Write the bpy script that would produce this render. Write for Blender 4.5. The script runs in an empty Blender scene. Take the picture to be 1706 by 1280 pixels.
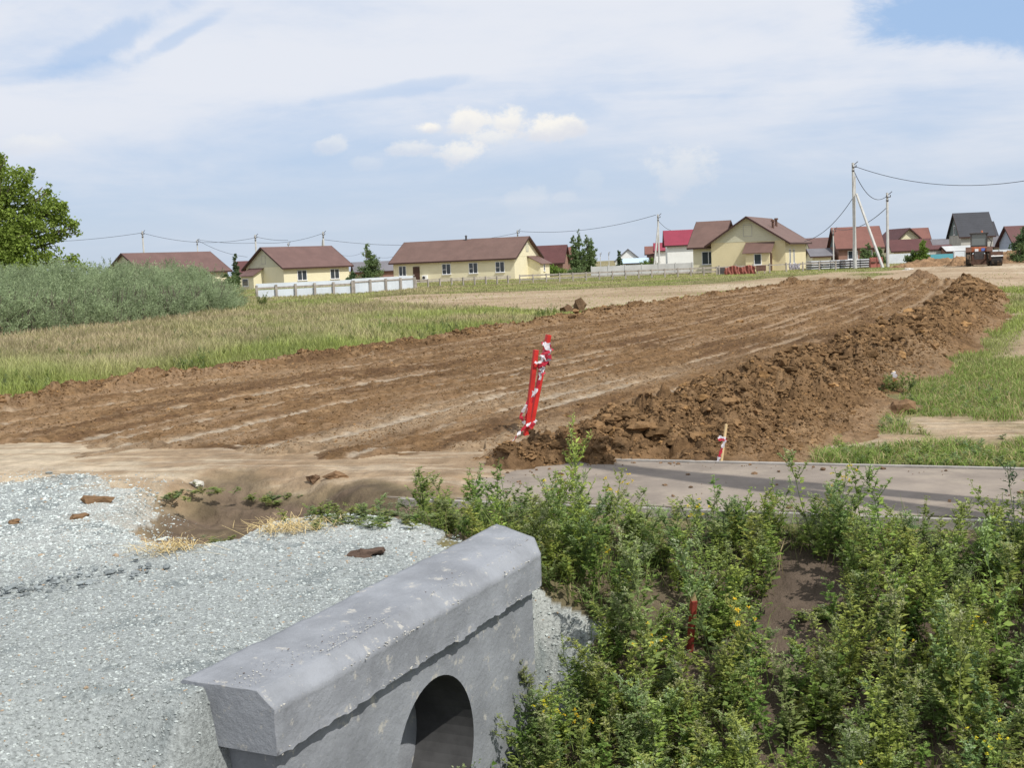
import bpy, bmesh, math, random
import numpy as np
from mathutils import Vector, Matrix

random.seed(7)
RNG = np.random.default_rng(11)
PI = math.pi
R = math.radians
scn = bpy.context.scene
C = scn.collection

# ------------------------------------------------------------------ camera
FPX = 2000.0                     # focal length in pixels of the 1706 wide photograph
CAMZ = 1.9
PITCH = math.atan(200 / FPX)
ROLL = R(2.35)
F = Vector((0, math.cos(PITCH), -math.sin(PITCH)))
R0 = Vector((1, 0, 0)); U0 = Vector((0, math.sin(PITCH), math.cos(PITCH)))
CR = R0 * math.cos(ROLL) - U0 * math.sin(ROLL)
CU = U0 * math.cos(ROLL) + R0 * math.sin(ROLL)
cd = bpy.data.cameras.new('camera'); cam = bpy.data.objects.new('camera', cd); C.objects.link(cam)
cd.sensor_width = 36; cd.sensor_fit = 'HORIZONTAL'; cd.lens = 36 * FPX / 1706
cd.clip_start = 0.05; cd.clip_end = 8000
m = Matrix((CR, CU, -F)).transposed().to_4x4(); m.translation = Vector((0, 0, CAMZ))
cam.matrix_world = m
scn.camera = cam

# ------------------------------------------------------------------ light
SUN_AZ = (0.66, -0.75); SUN_EL = R(51)
sd = Vector((SUN_AZ[0] * math.cos(SUN_EL), SUN_AZ[1] * math.cos(SUN_EL), math.sin(SUN_EL))).normalized()
sl = bpy.data.lights.new('sun', 'SUN'); so = bpy.data.objects.new('sun', sl); C.objects.link(so)
sl.energy = 4.2; sl.angle = R(0.53); sl.color = (1.0, 0.955, 0.88)
so.rotation_euler = sd.to_track_quat('Z', 'Y').to_euler(); so.location = (20, -20, 40)
scn.view_settings.view_transform = 'Standard'; scn.view_settings.look = 'None'
scn.view_settings.exposure = 0.0; scn.view_settings.gamma = 1

def ray(px, py):
    return (F * FPX + CR * (px - 853) + CU * (640 - py))
def atY(px, py, Y):
    d = ray(px, py); t = Y / d.y
    return Vector((d.x * t, Y, CAMZ + d.z * t))
def atZ(px, py, z=0.0):
    d = ray(px, py); t = (z - CAMZ) / d.z
    return Vector((d.x * t, d.y * t, z))
def xat(px, Y, z=0.0):            # x so that a point at depth Y and height z falls on column px
    x = (px - 853) / FPX * Y
    for _ in range(8):
        v = Vector((x, Y, z - CAMZ)); k = v.dot(F)
        x += (px - (853 + FPX * v.dot(CR) / k)) / FPX * Y
    return x

# ------------------------------------------------------------------ world
w = bpy.data.worlds.new('World'); scn.world = w; w.use_nodes = True
nt = w.node_tree; nt.nodes.clear()
def N(t, typ, **kw):
    n = t.nodes.new(typ)
    for k, v in kw.items():
        if k.startswith('i_'):
            n.inputs[k[2:].replace('_', ' ')].default_value = v
        else:
            setattr(n, k, v)
    return n
def math_(t, op, a, b=None, c=None, clamp=False):
    n = t.nodes.new('ShaderNodeMath'); n.operation = op; n.use_clamp = clamp
    for i, v in enumerate((a, b, c)):
        if v is None: continue
        if isinstance(v, (int, float)): n.inputs[i].default_value = v
        else: t.links.new(v, n.inputs[i])
    return n.outputs[0]
def mixc(t, fac, a, b):
    n = t.nodes.new('ShaderNodeMix'); n.data_type = 'RGBA'
    if isinstance(fac, (int, float)): n.inputs[0].default_value = fac
    else: t.links.new(fac, n.inputs[0])
    for i, v in ((6, a), (7, b)):
        if isinstance(v, tuple): n.inputs[i].default_value = (*v[:3], 1)
        else: t.links.new(v, n.inputs[i])
    return n.outputs[2]
def mrange(t, v, a, b, c=0.0, d=1.0):
    n = t.nodes.new('ShaderNodeMapRange'); n.interpolation_type = 'SMOOTHSTEP'
    t.links.new(v, n.inputs[0])
    for i, q in enumerate((a, b, c, d)): n.inputs[i + 1].default_value = q
    return n.outputs[0]
L_ = nt.links
sky = N(nt, 'ShaderNodeTexSky'); sky.sky_type = 'NISHITA'; sky.sun_disc = False
sky.sun_elevation = SUN_EL; sky.sun_rotation = math.atan2(sd.x, sd.y)
sky.air_density = 1.0; sky.dust_density = 1.2; sky.ozone_density = 1.0
tc = N(nt, 'ShaderNodeTexCoord')
sep = N(nt, 'ShaderNodeSeparateXYZ'); L_.new(tc.outputs['Generated'], sep.inputs[0])
X, Y_, Z = sep.outputs
yy = math_(nt, 'MAXIMUM', Y_, 0.15)
A = math_(nt, 'DIVIDE', X, yy)      # tangent of azimuth about the view north
E = math_(nt, 'DIVIDE', Z, yy)      # tangent of elevation
def cmb(a, b, c=0.0):
    n = nt.nodes.new('ShaderNodeCombineXYZ')
    for i, v in enumerate((a, b, c)):
        if isinstance(v, (int, float)): n.inputs[i].default_value = v
        else: L_.new(v, n.inputs[i])
    return n.outputs[0]
def noise(vec, scale, det=6, rough=.55, dist=0.0):
    n = nt.nodes.new('ShaderNodeTexNoise'); L_.new(vec, n.inputs['Vector'])
    n.inputs['Scale'].default_value = scale; n.inputs['Detail'].default_value = det
    n.inputs['Roughness'].default_value = rough; n.inputs['Distortion'].default_value = dist
    return n.outputs[0]
# thin high veil seen as a plane overhead
zz = math_(nt, 'ADD', math_(nt, 'MAXIMUM', Z, 0.0), 0.09)
pv = cmb(math_(nt, 'DIVIDE', X, zz), math_(nt, 'DIVIDE', Y_, zz))
n1 = noise(pv, 0.55, 8, .58, .6)
n2 = noise(cmb(math_(nt, 'MULTIPLY', A, 1.0), math_(nt, 'MULTIPLY', E, 4.2), 3.1), 3.2, 8, .6, .3)
n3 = noise(cmb(math_(nt, 'ADD', A, math_(nt, 'MULTIPLY', E, -.9)), math_(nt, 'MULTIPLY', E, 3.4), 9.3), 2.3, 6, .6, .5)
veil = math_(nt, 'ADD', math_(nt, 'MULTIPLY', n1, .35), math_(nt, 'ADD', math_(nt, 'MULTIPLY', n2, .4), math_(nt, 'MULTIPLY', n3, .35)))
lift = mrange(nt, E, .05, .20, -.05, .10)
veil = mrange(nt, math_(nt, 'ADD', veil, lift), .44, .68, .30, .97)
def blob(cx, cy, rx, ry, rot=0.0):   # soft ellipse in (azimuth, elevation) tangents, 1 inside
    dx = math_(nt, 'SUBTRACT', A, cx); dy = math_(nt, 'SUBTRACT', E, cy)
    c_, s_ = math.cos(rot), math.sin(rot)
    u = math_(nt, 'DIVIDE', math_(nt, 'ADD', math_(nt, 'MULTIPLY', dx, c_), math_(nt, 'MULTIPLY', dy, s_)), rx)
    v = math_(nt, 'DIVIDE', math_(nt, 'SUBTRACT', math_(nt, 'MULTIPLY', dy, c_), math_(nt, 'MULTIPLY', dx, s_)), ry)
    d = math_(nt, 'SQRT', math_(nt, 'ADD', math_(nt, 'MULTIPLY', u, u), math_(nt, 'MULTIPLY', v, v)))
    return d
def AE(px, py):
    d = ray(px, py); return d.x / d.y, d.z / d.y
wig = noise(cmb(A, math_(nt, 'MULTIPLY', E, 1.25), 1.7), 27, 8, .68)
wigs = noise(cmb(A, math_(nt, 'MULTIPLY', E, 2.2), 5.7), 9, 6, .65, .4)
def hole(px, py, rx, ry, rot, amt, soft=(1.0, .35), wa=1.3):
    a, e = AE(px, py)
    d = math_(nt, 'ADD', blob(a, e, rx / FPX, ry / FPX, rot), math_(nt, 'MULTIPLY', math_(nt, 'SUBTRACT', wigs, .5), wa * 2))
    return mrange(nt, d, soft[0] + .15, soft[1], 0, amt)
for h in (hole(1640, 8, 190, 75, -.1, .95, (1.15, .75), .9), hole(170, 75, 180, 26, .42, .55), hole(300, 60, 90, 14, .45, .45),
          hole(60, 125, 160, 20, .1, .3), hole(1160, 160, 170, 10, -.02, .22), hole(660, 150, 150, 12, .1, .35), hole(880, 185, 170, 26, 0, .3),
          hole(170, 345, 240, 30, 0, .12), hole(420, 240, 260, 60, 0, .2), hole(640, 300, 500, 60, .05, .18)):
    veil = math_(nt, 'MULTIPLY', veil, math_(nt, 'SUBTRACT', 1.0, h))
K = 10.0
hz = mrange(nt, E, -.02, .16)
cloudc = mixc(nt, hz, (.63 * K, .70 * K, .81 * K), (.80 * K, .83 * K, .90 * K))
skyc = mixc(nt, .80, sky.outputs[0], mixc(nt, hz, (.57 * K, .68 * K, .84 * K), (.38 * K, .57 * K, .88 * K)))
col = mixc(nt, veil, skyc, cloudc)
# small heaped clouds low in the sky
for (px, py, rx, ry, br) in ((780, 205, 42, 26, .9), (845, 203, 40, 24, .9), (815, 228, 50, 18, .6), (915, 213, 50, 22, .95), (715, 212, 26, 11, .95), (775, 254, 44, 24, .75), (685, 246, 42, 15, .5), (560, 243, 30, 15, .4),
                             (1135, 288, 56, 42, .34), (880, 335, 40, 24, .16), (940, 330, 22, 12, .15), (610, 270, 30, 14, .18), (60, 240, 60, 16, .3), (985, 300, 24, 20, .12)):
    a, e = AE(px, py)
    d = math_(nt, 'ADD', blob(a, e, rx / FPX, ry / FPX), math_(nt, 'MULTIPLY', math_(nt, 'SUBTRACT', wig, .5), 3.2))
    mk = mrange(nt, d, 1.15, .45, 0, br)
    tt = mrange(nt, math_(nt, 'ADD', E, math_(nt, 'MULTIPLY', math_(nt, 'SUBTRACT', wig, .5), .03)), e - ry / FPX, e + ry / FPX * .6)
    cc = mixc(nt, tt, (.74 * K, .76 * K, .82 * K), (.97 * K, .94 * K, .88 * K))
    col = mixc(nt, mk, col, cc)
bg = N(nt, 'ShaderNodeBackground'); bg.inputs[1].default_value = 0.1
L_.new(col, bg.inputs[0])
out = N(nt, 'ShaderNodeOutputWorld'); L_.new(bg.outputs[0], out.inputs[0])

# ------------------------------------------------------------------ numpy noise
def _hash(ix, iy, seed):
    h = (ix.astype(np.int64) * 374761393 + iy.astype(np.int64) * 668265263 + seed * 1442695041) & 0xffffffff
    h = ((h ^ (h >> 13)) * 1274126177) & 0xffffffff
    h = ((h ^ (h >> 16)) * 2246822519) & 0xffffffff
    return ((h ^ (h >> 15)) & 0xffffff) / float(0xffffff)
def vn(x, y, seed=0):
    ix = np.floor(x); iy = np.floor(y); fx = x - ix; fy = y - iy
    fx = fx * fx * (3 - 2 * fx); fy = fy * fy * (3 - 2 * fy)
    a = _hash(ix, iy, seed); b = _hash(ix + 1, iy, seed); c = _hash(ix, iy + 1, seed); d = _hash(ix + 1, iy + 1, seed)
    return (a + (b - a) * fx) * (1 - fy) + (c + (d - c) * fx) * fy
def fbm(x, y, o=4, seed=0, g=.5):
    s = 0; a = 1; t = 0
    for i in range(o):
        s = s + a * vn(x * 2 ** i + i * 17.3, y * 2 ** i - i * 9.1, seed + i); t += a; a *= g
    return s / t - .5
def worley(x, y, seed=0):
    ix = np.floor(x); iy = np.floor(y)
    best = np.full(x.shape, 9.0); rnd = np.zeros(x.shape)
    for dx in (-1, 0, 1):
        for dy in (-1, 0, 1):
            cx = ix + dx; cy = iy + dy
            jx = cx + _hash(cx, cy, seed); jy = cy + _hash(cx, cy, seed + 7)
            d = (x - jx) ** 2 + (y - jy) ** 2
            m_ = d < best
            best = np.where(m_, d, best); rnd = np.where(m_, _hash(cx, cy, seed + 13), rnd)
    return np.sqrt(best), rnd
def clod(x, y, size, seed=0):
    d, r = worley(x / size, y / size, seed)
    rad = .35 + .3 * r
    return np.sqrt(np.clip(1 - (d / rad) ** 2, 0, 1)) * (r > .25) * rad * size
def ss(a, b, v):
    t = np.clip((v - a) / (b - a), 0, 1); return t * t * (3 - 2 * t)

# ------------------------------------------------------------------ terrain
PX, PY = -.395, 5.72                        # middle of the head wall front face
DX, DY = .423, .906                         # along the wall, away from the viewer
NX, NY = .906, -.423                        # out of the wall face, into the ditch
def sn(x, y):
    return (x - PX) * DX + (y - PY) * DY, (x - PX) * NX + (y - PY) * NY
SWX, SWY = 1.32, 8.76                       # point on the near edge of the footpath
SDX, SDY = .930, -.367                      # direction of the footpath
def qv(x, y):                               # q: metres from the footpath's near edge towards the ditch, v: along it
    return -(x - SWX) * .367 - (y - SWY) * .930, (x - SWX) * SDX + (y - SWY) * SDY
SW_W = 1.92
YL = [9, 12.5, 16.9, 20, 23.4, 29.2, 45, 62, 75, 90, 120]
XL = [-12, -11.2, -9.3, -7.3, -5.4, -2.4, 4.2, 12.6, 18.5, 27.5, 41]
YC = [10.2, 11.0, 13.6, 20.3, 30, 42, 56, 70, 90, 120]
XC = [-.3, .1, 1.7, 5.6, 10.4, 15.6, 21.0, 27, 35, 47]
YF = [10.5, 13, 19.8, 28, 40, 48, 63, 75, 90, 120]
XF = [2.5, 4.0, 7.3, 11.4, 16.8, 20.0, 24.5, 28.5, 36, 49]
def gpoly(pts, z=0.0):
    return [(atZ(px, py, z).x, atZ(px, py, z).y) for px, py in pts]
def psdf(x, y, poly):                       # signed distance to a polygon on the ground, positive inside
    best = np.full(x.shape, 1e9); ins = np.zeros(x.shape, bool); n_ = len(poly)
    for i in range(n_):
        (ax, ay), (bx, by) = poly[i], poly[(i + 1) % n_]
        ex, ey = bx - ax, by - ay
        t = np.clip(((x - ax) * ex + (y - ay) * ey) / (ex * ex + ey * ey), 0, 1)
        best = np.minimum(best, (x - ax - t * ex) ** 2 + (y - ay - t * ey) ** 2)
        c = ((ay > y) != (by > y)) & (x < (bx - ax) * (y - ay) / (by - ay + 1e-12) + ax); ins ^= c
    return np.where(ins, 1, -1) * np.sqrt(best)
HOLLOW = gpoly([(222, 872), (262, 832), (330, 806), (400, 800), (480, 808), (560, 822), (570, 890), (520, 900), (440, 908), (375, 945), (320, 950), (262, 915)])
STRIP = gpoly([(470, 815), (600, 822), (760, 842), (1000, 850), (1000, 925), (740, 925), (690, 893), (600, 882), (520, 890)])
SANDF = gpoly([(560, 500), (700, 491), (900, 485), (1200, 472), (1330, 460), (1420, 450), (1440, 464), (1250, 482), (1000, 512), (900, 520), (760, 512), (620, 504)])
GRAVEL = gpoly([(-700, 800), (0, 792), (120, 790), (262, 806), (255, 838), (216, 868), (258, 908), (312, 937), (378, 932), (440, 896), (520, 888), (600, 882), (680, 893), (740, 916), (760, 940), (895, 1000), (895, 1500), (-1500, 1500)], .10)
def terrain(x, y, detail=True):
    x = np.asarray(x, float); y = np.asarray(y, float)
    s, n = sn(x, y); q, v = qv(x, y)
    far = ss(60, 400, y)
    z = .10 * fbm(x / 9, y / 9, 3, 1) * ss(14, 30, y) + .02 * fbm(x / .9, y / .9, 4, 2)
    # ditch beside the footpath, filled behind the head wall
    zf = -.02 - 1.15 * ss(.15, 3.3, q) + 1.15 * ss(4.5, 7.2, q)
    zb = .20 * ss(2.7, 1.5, np.abs(s)) * ss(-4.5, -1.5, n)
    kin = ss(-.34, -.12, n); kout = ss(-1.2, 1.0, n)
    o = ss(1.42, 1.8, np.abs(s))
    k = kin * (1 - o) + kout * o
    zd = zb * (1 - k) + zf * k
    z = z + zd
    # hollow of dug soil beside the gravel
    hd = psdf(x, y, HOLLOW)
    z = z - .24 * ss(-.25, .45, hd + .25 * fbm(x / .4, y / .4, 3, 29))
    # ---- dirt road
    w_ = (x - np.interp(y, YL, XL)); wc = np.interp(y, YC, XC); wf = np.interp(y, YF, XF); wl = np.interp(y, YL, XL)
    nb = fbm(x / 1.1, y / 1.1, 4, 5); nb2 = fbm(x / 3.5, y / 3.5, 3, 6)
    yn = np.interp(x, [-12, -7.2, -6, -3.9, -1.5, 0, 1.1, 2.4, 4], [17, 15.2, 14.0, 12.6, 12.0, 11.4, 10.95, 10.95, 11.2])
    dl = (x - wl) + nb * 1.4 + .4 * nb2; dn = (y - yn) + nb * 2.6 + 1.0 * fbm(x / .3, y / .3, 3, 97) + .3 * nb2 * (x < 0) + (x < -.3) * 3.2 * fbm((x - wl) / (wc - wl) * 16, y / 7, 3, 93); df = (wf - x) + nb * 1.3
    yend = np.interp(x, [8, 14, 19, 22.5, 25], [76, 71, 66, 58, 50]) + 6 * nb
    T = np.minimum(np.minimum(dl * .8, dn), np.minimum(df, (yend - y) * .3))
    T = np.where(x > wc - .3, np.minimum(np.minimum(dn + .6, df), (yend + 3 - y) * .3), T)
    T = np.minimum(T, np.where(x > .9, -q - SW_W - .03 + .15 * nb, 9))
    dirt = T > 0
    wn = np.clip((x - wl) / (wc - wl), -.3, 1.6)
    wfr = wn + .004 * fbm(x / 2.5, y / 6, 3, 8)
    along = y * 1.18
    # wheel tracks: positions across the road, width
    comp = np.zeros_like(x); zr = np.zeros_like(x)
    for (p, wd, dep) in ((.955, .012, .03), (.915, .012, .03), (.83, .010, .02), (.79, .010, .02), (.715, .012, .03), (.675, .011, .03), (.59, .010, .02), (.55, .012, .03), (.47, .010, .02), (.43, .011, .02), (.35, .012, .03), (.31, .010, .02), (.22, .011, .02), (.12, .012, .02)):
        tr = np.exp(-((wfr - p) / wd) ** 2)
        comp = np.maximum(comp, tr * (.50 + 1.9 * (fbm(x / 1.5 + p * 150, y / 5.0, 4, 9))))
        zr = zr - dep * tr
        lug = np.sin(along * 2 * PI / .24 + (wfr - p) / wd * 1.2) * .014 * tr
        zr = zr + lug
    zr = zr + .028 * fbm(wfr * 42, y / 5, 3, 91) * (1 - np.clip(comp, 0, 1))
    loose = np.clip(1 - comp * 1.3, 0, 1)
    rise = ss(0, .5, T)
    endthin = ss(0, 5, dn)                     # thin cover near the front end
    zroad = rise * (.03 + .05 * endthin) + zr * rise * (.5 + .5 * endthin)
    # berm of tipped soil along the right side, low windrow along the left
    t = (x - wc) / np.maximum(wf - wc, .3)
    bh = np.interp(y, [11, 14, 20, 30, 42, 50, 58, 75], [.22, .29, .35, .39, .42, .26, .10, .04])
    bprof = ss(-.25, .15, t) * ss(1.04, .34, t)
    berm = bh * bprof * ss(-.1, 1.1, dn + .6) * ss(0, 3, yend + 3 - y)
    berm = berm * (.8 + .75 * fbm(x / .9, y / .9, 4, 14)) 
    wr = .11 * np.exp(-((dl - .55) / .5) ** 2) * (T > 0) * (.6 + 1.6 * (fbm(x / .8, y / .8, 2, 15) + .3)) * ss(10, 14, y)
    lip = .2 * np.exp(-((yend - y - 1.6) / 1.4) ** 2) * (T > 0) * (t < .4) * (1 + fbm(x / .7, y / .7, 2, 31))
    z = z + np.where(dirt, zroad + berm + wr + lip, 0)
    rough = np.where(dirt, rise * (.35 * loose + 1.5 * bprof * (dn + .6 > .2) + .5 * (wr > .03) + .6 * (lip > .05)), 0)
    if detail:
        sc_ = np.clip(rough, 0, 1.5)
        z = z + sc_ * (.075 * fbm(x / .16, y / .16, 4, 61, .62) + .10 * (bprof > .05) * fbm(x / .45, y / .45, 3, 62))
        fw = worley(x / .13 + .5 * fbm(x / .1, y / .1, 2, 64), y / .13, 63)[0]; z = z - sc_ * .055 * ss(.45, .85, fw)
        fw = worley(x / .33 + .4 * fbm(x / .2, y / .2, 2, 66), y / .33, 65)[0]; z = z - sc_ * bprof * .11 * ss(.5, .9, fw)
        z = z + dirt * .03 * fbm(x / .09, y / .09, 3, 67, .65) * rise
        cl = clod(x + .1 * fbm(x / .1, y / .1, 2, 3), y, .42, 20) * .42 + clod(x, y + .03 * fbm(x / .05, y / .05, 2, 4), .2, 21) * .55 + clod(x, y, .1, 22) * .65
        z = z + cl * np.clip(rough, 0, 1.35) * .8
        z = z + rough * .05 * fbm(x / .12, y / .12, 3, 23)
    # ---- surface zones
    zone = np.zeros(x.shape, int)
    zone[dirt] = 2
    p_ = fbm(x / .7, y / .7, 4, 30) * 1.2
    # gravel outline: left foreground
    gd = psdf(x, y, GRAVEL) + p_ * (.3 + .5 * ss(9, 11, y)) + .07 * fbm(x / .12, y / .12, 2, 32)
    gv = (gd > 0) & (n < -.02) & (~dirt)
    gv2 = (np.abs(s - 1.48) < .28 + p_ * .2) & (n > -.35) & (n < .16 + p_ * .5)
    zone[gv | gv2] = 3
    inner = gd
    z = z + (ss(-.5, .0, hd) + .45 * ss(-.1, .15, nb2 + nb)) * .06 * fbm(x / .18, y / .18, 4, 73, .6) * (~dirt) * (y < 20) * detail
    ed = np.where(gv, .03 + .05 * ss(0, .25, inner), 0)
    z = z + ed
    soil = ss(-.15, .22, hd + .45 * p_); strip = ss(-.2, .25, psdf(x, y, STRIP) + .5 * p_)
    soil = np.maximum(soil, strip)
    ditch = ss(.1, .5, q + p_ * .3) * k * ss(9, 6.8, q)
    # sandy: between gravel and road, right verge patches, building ground
    sand = ss(0, .5, 1 - ((y - 11.6) / 2.6) ** 2 + p_ * .6) * (x < 2.3)
    sand = np.maximum(sand, ss(.0, .6, (x < .6) * (dl > -1.0) * 1.0 * (y < 24) * (y > 9)))
    sand = np.maximum(sand, (y < 11) * (x < -2) * 1.0)
    pl = fbm(x / 6, y / 9, 4, 40)
    sx = (x - (6 + (y - 65) * .9)) / 19; sy = (y - 67) / 13
    s2 = .93 * ss(-1.5, 1.2, psdf(x, y, SANDF) + pl * 5)
    lx = np.interp(y, [50, 70, 85, 110, 135, 200], [10, 18, 26, 34, 44, 70]); rx = np.interp(y, [50, 70, 85, 110, 135, 200], [26, 34, 40, 50, 64, 90])
    s3 = ss(0, 1.5, np.minimum(x - lx, rx - x) + pl * 8) * ss(48, 56, y) * ss(160, 130, y)
    vx = fbm(x / 1.6, y / 2.2, 4, 42)
    s4 = ss(.05, .2, vx + .07 * ss(5.2, 7.5, x - (y - 13) * .45) - .06) * (x > wf - .5) * (y > 9) * (y < 60)
    s5 = ss(.8, .2, np.abs(x - (12.8 + (y - 28) * .5) ) / 1.3) * (y > 20) * (y < 42)
    s6 = np.exp(-(((x - 3.3) / 1.2) ** 2 + ((y - 12.0) / .5) ** 2)) * 1.0
    sand = np.maximum.reduce([sand, s2, s3, s4, s5, ss(.3, .7, s6)])
    z = z + .085 * ss(-1.4, -2.5, v + .5 * fbm(x / .4, y / .4, 3, 71)) * ss(.1, -.1, q) * ss(-2.3, -2.0, q)
    sand = sand * (1 - soil) * (1 - ditch)
    return z, zone, dict(sand=sand, soil=soil, ditch=ditch, comp=comp * rise, bprof=bprof * dirt, s=s, n=n, q=q, v=v, T=T, endthin=endthin, dl=dl, rough=rough, wf=wf, k=k, gin=inner, wn=wn, gd=gd)

def H(x, y):
    return float(terrain(np.array([x]), np.array([y]), False)[0][0])
def hit(px, py):
    d = ray(px, py); d = d / d.y
    ys = np.geomspace(3.0, 250, 6000)
    xs = d.x * ys; zs = CAMZ + d.z * ys
    tz = terrain(xs, ys, False)[0]
    i = int(np.argmax(zs < tz)) if (zs < tz).any() else len(ys) - 1
    return Vector((xs[i], ys[i], tz[i]))

# ------------------------------------------------------------------ materials
def mat(name, base, rough=.8, var=.0, vscale=5, bump=0.0, bscale=30, spec=.3, attr=None, metal=0, transl=0, wave=None, det=5, tint=None):
    m_ = bpy.data.materials.new(name); m_.use_nodes = True; t = m_.node_tree; t.nodes.clear()
    o = N(t, 'ShaderNodeOutputMaterial'); p = N(t, 'ShaderNodeBsdfPrincipled')
    p.inputs['Roughness'].default_value = rough; p.inputs['Specular IOR Level'].default_value = spec; p.inputs['Metallic'].default_value = metal
    tcn = N(t, 'ShaderNodeTexCoord').outputs['Object']
    if attr:
        a = N(t, 'ShaderNodeAttribute'); a.attribute_name = attr; c = a.outputs['Color']
    else:
        c = (*base, 1)
    if var:
        nz = N(t, 'ShaderNodeTexNoise'); nz.inputs['Scale'].default_value = vscale; nz.inputs['Detail'].default_value = det; nz.inputs['Roughness'].default_value = .65
        t.links.new(tcn, nz.inputs['Vector'])
        f = mrange(t, nz.outputs[0], .3, .7)
        mul = mixc(t, f, (1 - var,) * 3, (1 + var,) * 3)
        mm = t.nodes.new('ShaderNodeMix'); mm.data_type = 'RGBA'; mm.blend_type = 'MULTIPLY'; mm.inputs[0].default_value = 1
        if isinstance(c, tuple): mm.inputs[6].default_value = c
        else: t.links.new(c, mm.inputs[6])
        t.links.new(mul, mm.inputs[7]); c = mm.outputs[2]
    if tint:                       # a second colour in patches
        nz = N(t, 'ShaderNodeTexNoise'); nz.inputs['Scale'].default_value = tint[1]; nz.inputs['Detail'].default_value = 7; nz.inputs['Roughness'].default_value = .7
        t.links.new(tcn, nz.inputs['Vector'])
        c = mixc(t, mrange(t, nz.outputs[0], tint[2], tint[3]), c if not isinstance(c, tuple) else c[:3], tint[0])
    if isinstance(c, tuple): p.inputs['Base Color'].default_value = c
    else: t.links.new(c, p.inputs['Base Color'])
    hs = None
    if bump:
        nz = N(t, 'ShaderNodeTexNoise'); nz.inputs['Scale'].default_value = bscale; nz.inputs['Detail'].default_value = 6; nz.inputs['Roughness'].default_value = .7
        t.links.new(tcn, nz.inputs['Vector'])
        hs = math_(t, 'MULTIPLY', nz.outputs[0], bump)
    if wave:                       # (axis, period, depth)
        sp = N(t, 'ShaderNodeSeparateXYZ'); t.links.new(tcn, sp.inputs[0])
        ph = math_(t, 'FRACT', math_(t, 'DIVIDE', sp.outputs[wave[0]], wave[1]))
        h2 = math_(t, 'MULTIPLY', ph, wave[2]); hs = h2 if hs is None else math_(t, 'ADD', hs, h2)
    if hs is not None:
        b = N(t, 'ShaderNodeBump'); b.inputs['Strength'].default_value = 1; b.inputs['Distance'].default_value = 1.0
        t.links.new(hs, b.inputs['Height']); t.links.new(b.outputs[0], p.inputs['Normal'])
    if transl:
        tr = N(t, 'ShaderNodeBsdfTranslucent'); mx = N(t, 'ShaderNodeMixShader'); mx.inputs[0].default_value = transl
        if isinstance(c, tuple): tr.inputs[0].default_value = c
        else: t.links.new(c, tr.inputs[0])
        t.links.new(p.outputs[0], mx.inputs[1]); t.links.new(tr.outputs[0], mx.inputs[2]); t.links.new(mx.outputs[0], o.inputs[0])
    else:
        t.links.new(p.outputs[0], o.inputs[0])
    return m_
M = {}
M['ground'] = mat('ground_soil', (0, 0, 0), .95, .22, 5, .035, 12, .1, attr='Col', det=9)
M['dirt'] = mat('loose_soil', (0, 0, 0), .97, .30, 9, .060, 13, .05, attr='Col', det=10)
M['gravel'] = mat('crushed_stone', (0, 0, 0), .95, .30, 60, .012, 55, .1, attr='Col', det=6)
M['clods'] = mat('soil_clods', (0, 0, 0), .97, .22, 14, .016, 40, .05, attr='Col', det=8)
M['stones'] = mat('stones', (0, 0, 0), .9, .15, 30, 0, 1, .2, attr='Col')
M['leaf'] = mat('leaf', (0, 0, 0), .55, 0, 1, 0, 1, .25, attr='Col', transl=.42)
M['grass'] = mat('grass', (0, 0, 0), .6, 0, 1, 0, 1, .2, attr='Col', transl=.3)
M['bark'] = mat('bark', (.16, .13, .10), .9, .3, 8, .01, 20)
M['asphalt'] = mat('dusty_asphalt', (.235, .20, .168), .92, .18, 1.6, .002, 160, .2, tint=((.31, .265, .215), 2.2, .45, .72), det=9)
M['kerb'] = mat('kerb_concrete', (.31, .29, .265), .9, .2, 6, .003, 60)
M['concrete'] = mat('painted_concrete', (.235, .248, .270), .78, .20, 2.6, .007, 30, .3, tint=((.40, .39, .36), 11, .58, .66), det=12)
M['concrete_pole'] = mat('pole_concrete', (.52, .52, .50), .85, .12, 3)
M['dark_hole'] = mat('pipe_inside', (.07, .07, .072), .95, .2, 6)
M['red'] = mat('red_paint', (.50, .025, .02), .5, .22, 7, .002, 60, .4)
M['redold'] = mat('old_red_paint', (.30, .05, .035), .8, .3, 14, tint=((.35, .26, .17), 30, .6, .7))
M['wood'] = mat('fresh_wood', (.62, .46, .25), .8, .12, 20)
M['oldwood'] = mat('grey_wood', (.33, .30, .265), .9, .25, 3)
M['tapew'] = mat('tape_white', (.72, .70, .74), .4, .05, 9, spec=.4, transl=.25)
M['taper'] = mat('tape_red', (.50, .03, .06), .4, .05, 9, spec=.4, transl=.2)
M['cream'] = mat('cream_siding', (.74, .69, .49), .8, .03, .6, wave=(2, .2, .012))
M['creamdark'] = mat('sand_siding', (.70, .62, .40), .8, .03, .6, wave=(2, .2, .012))
M['pediment'] = mat('pale_siding', (.56, .55, .42), .8, .03, .6, wave=(2, .2, .012))
M['white'] = mat('white_wall', (.78, .79, .77), .8, .04, .8)
M['whitepvc'] = mat('white_frame', (.80, .81, .82), .4)
M['glass'] = mat('window_glass', (.035, .045, .06), .08, spec=.8)
M['door'] = mat('brown_door', (.075, .04, .03), .5)
M['roofbrown'] = mat('brown_metal_tile', (.150, .092, .076), .62, .10, .7, wave=(2, .22, .03))
M['roofmauve'] = mat('mauve_metal_tile', (.140, .082, .072), .62, .10, .7, wave=(2, .22, .03))
M['roofred'] = mat('red_metal_roof', (.25, .035, .06), .5, .08, .7, wave=(0, .3, .02))
M['roofdark'] = mat('dark_red_roof', (.105, .042, .04), .6, .1, .7, wave=(2, .25, .03))
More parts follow.
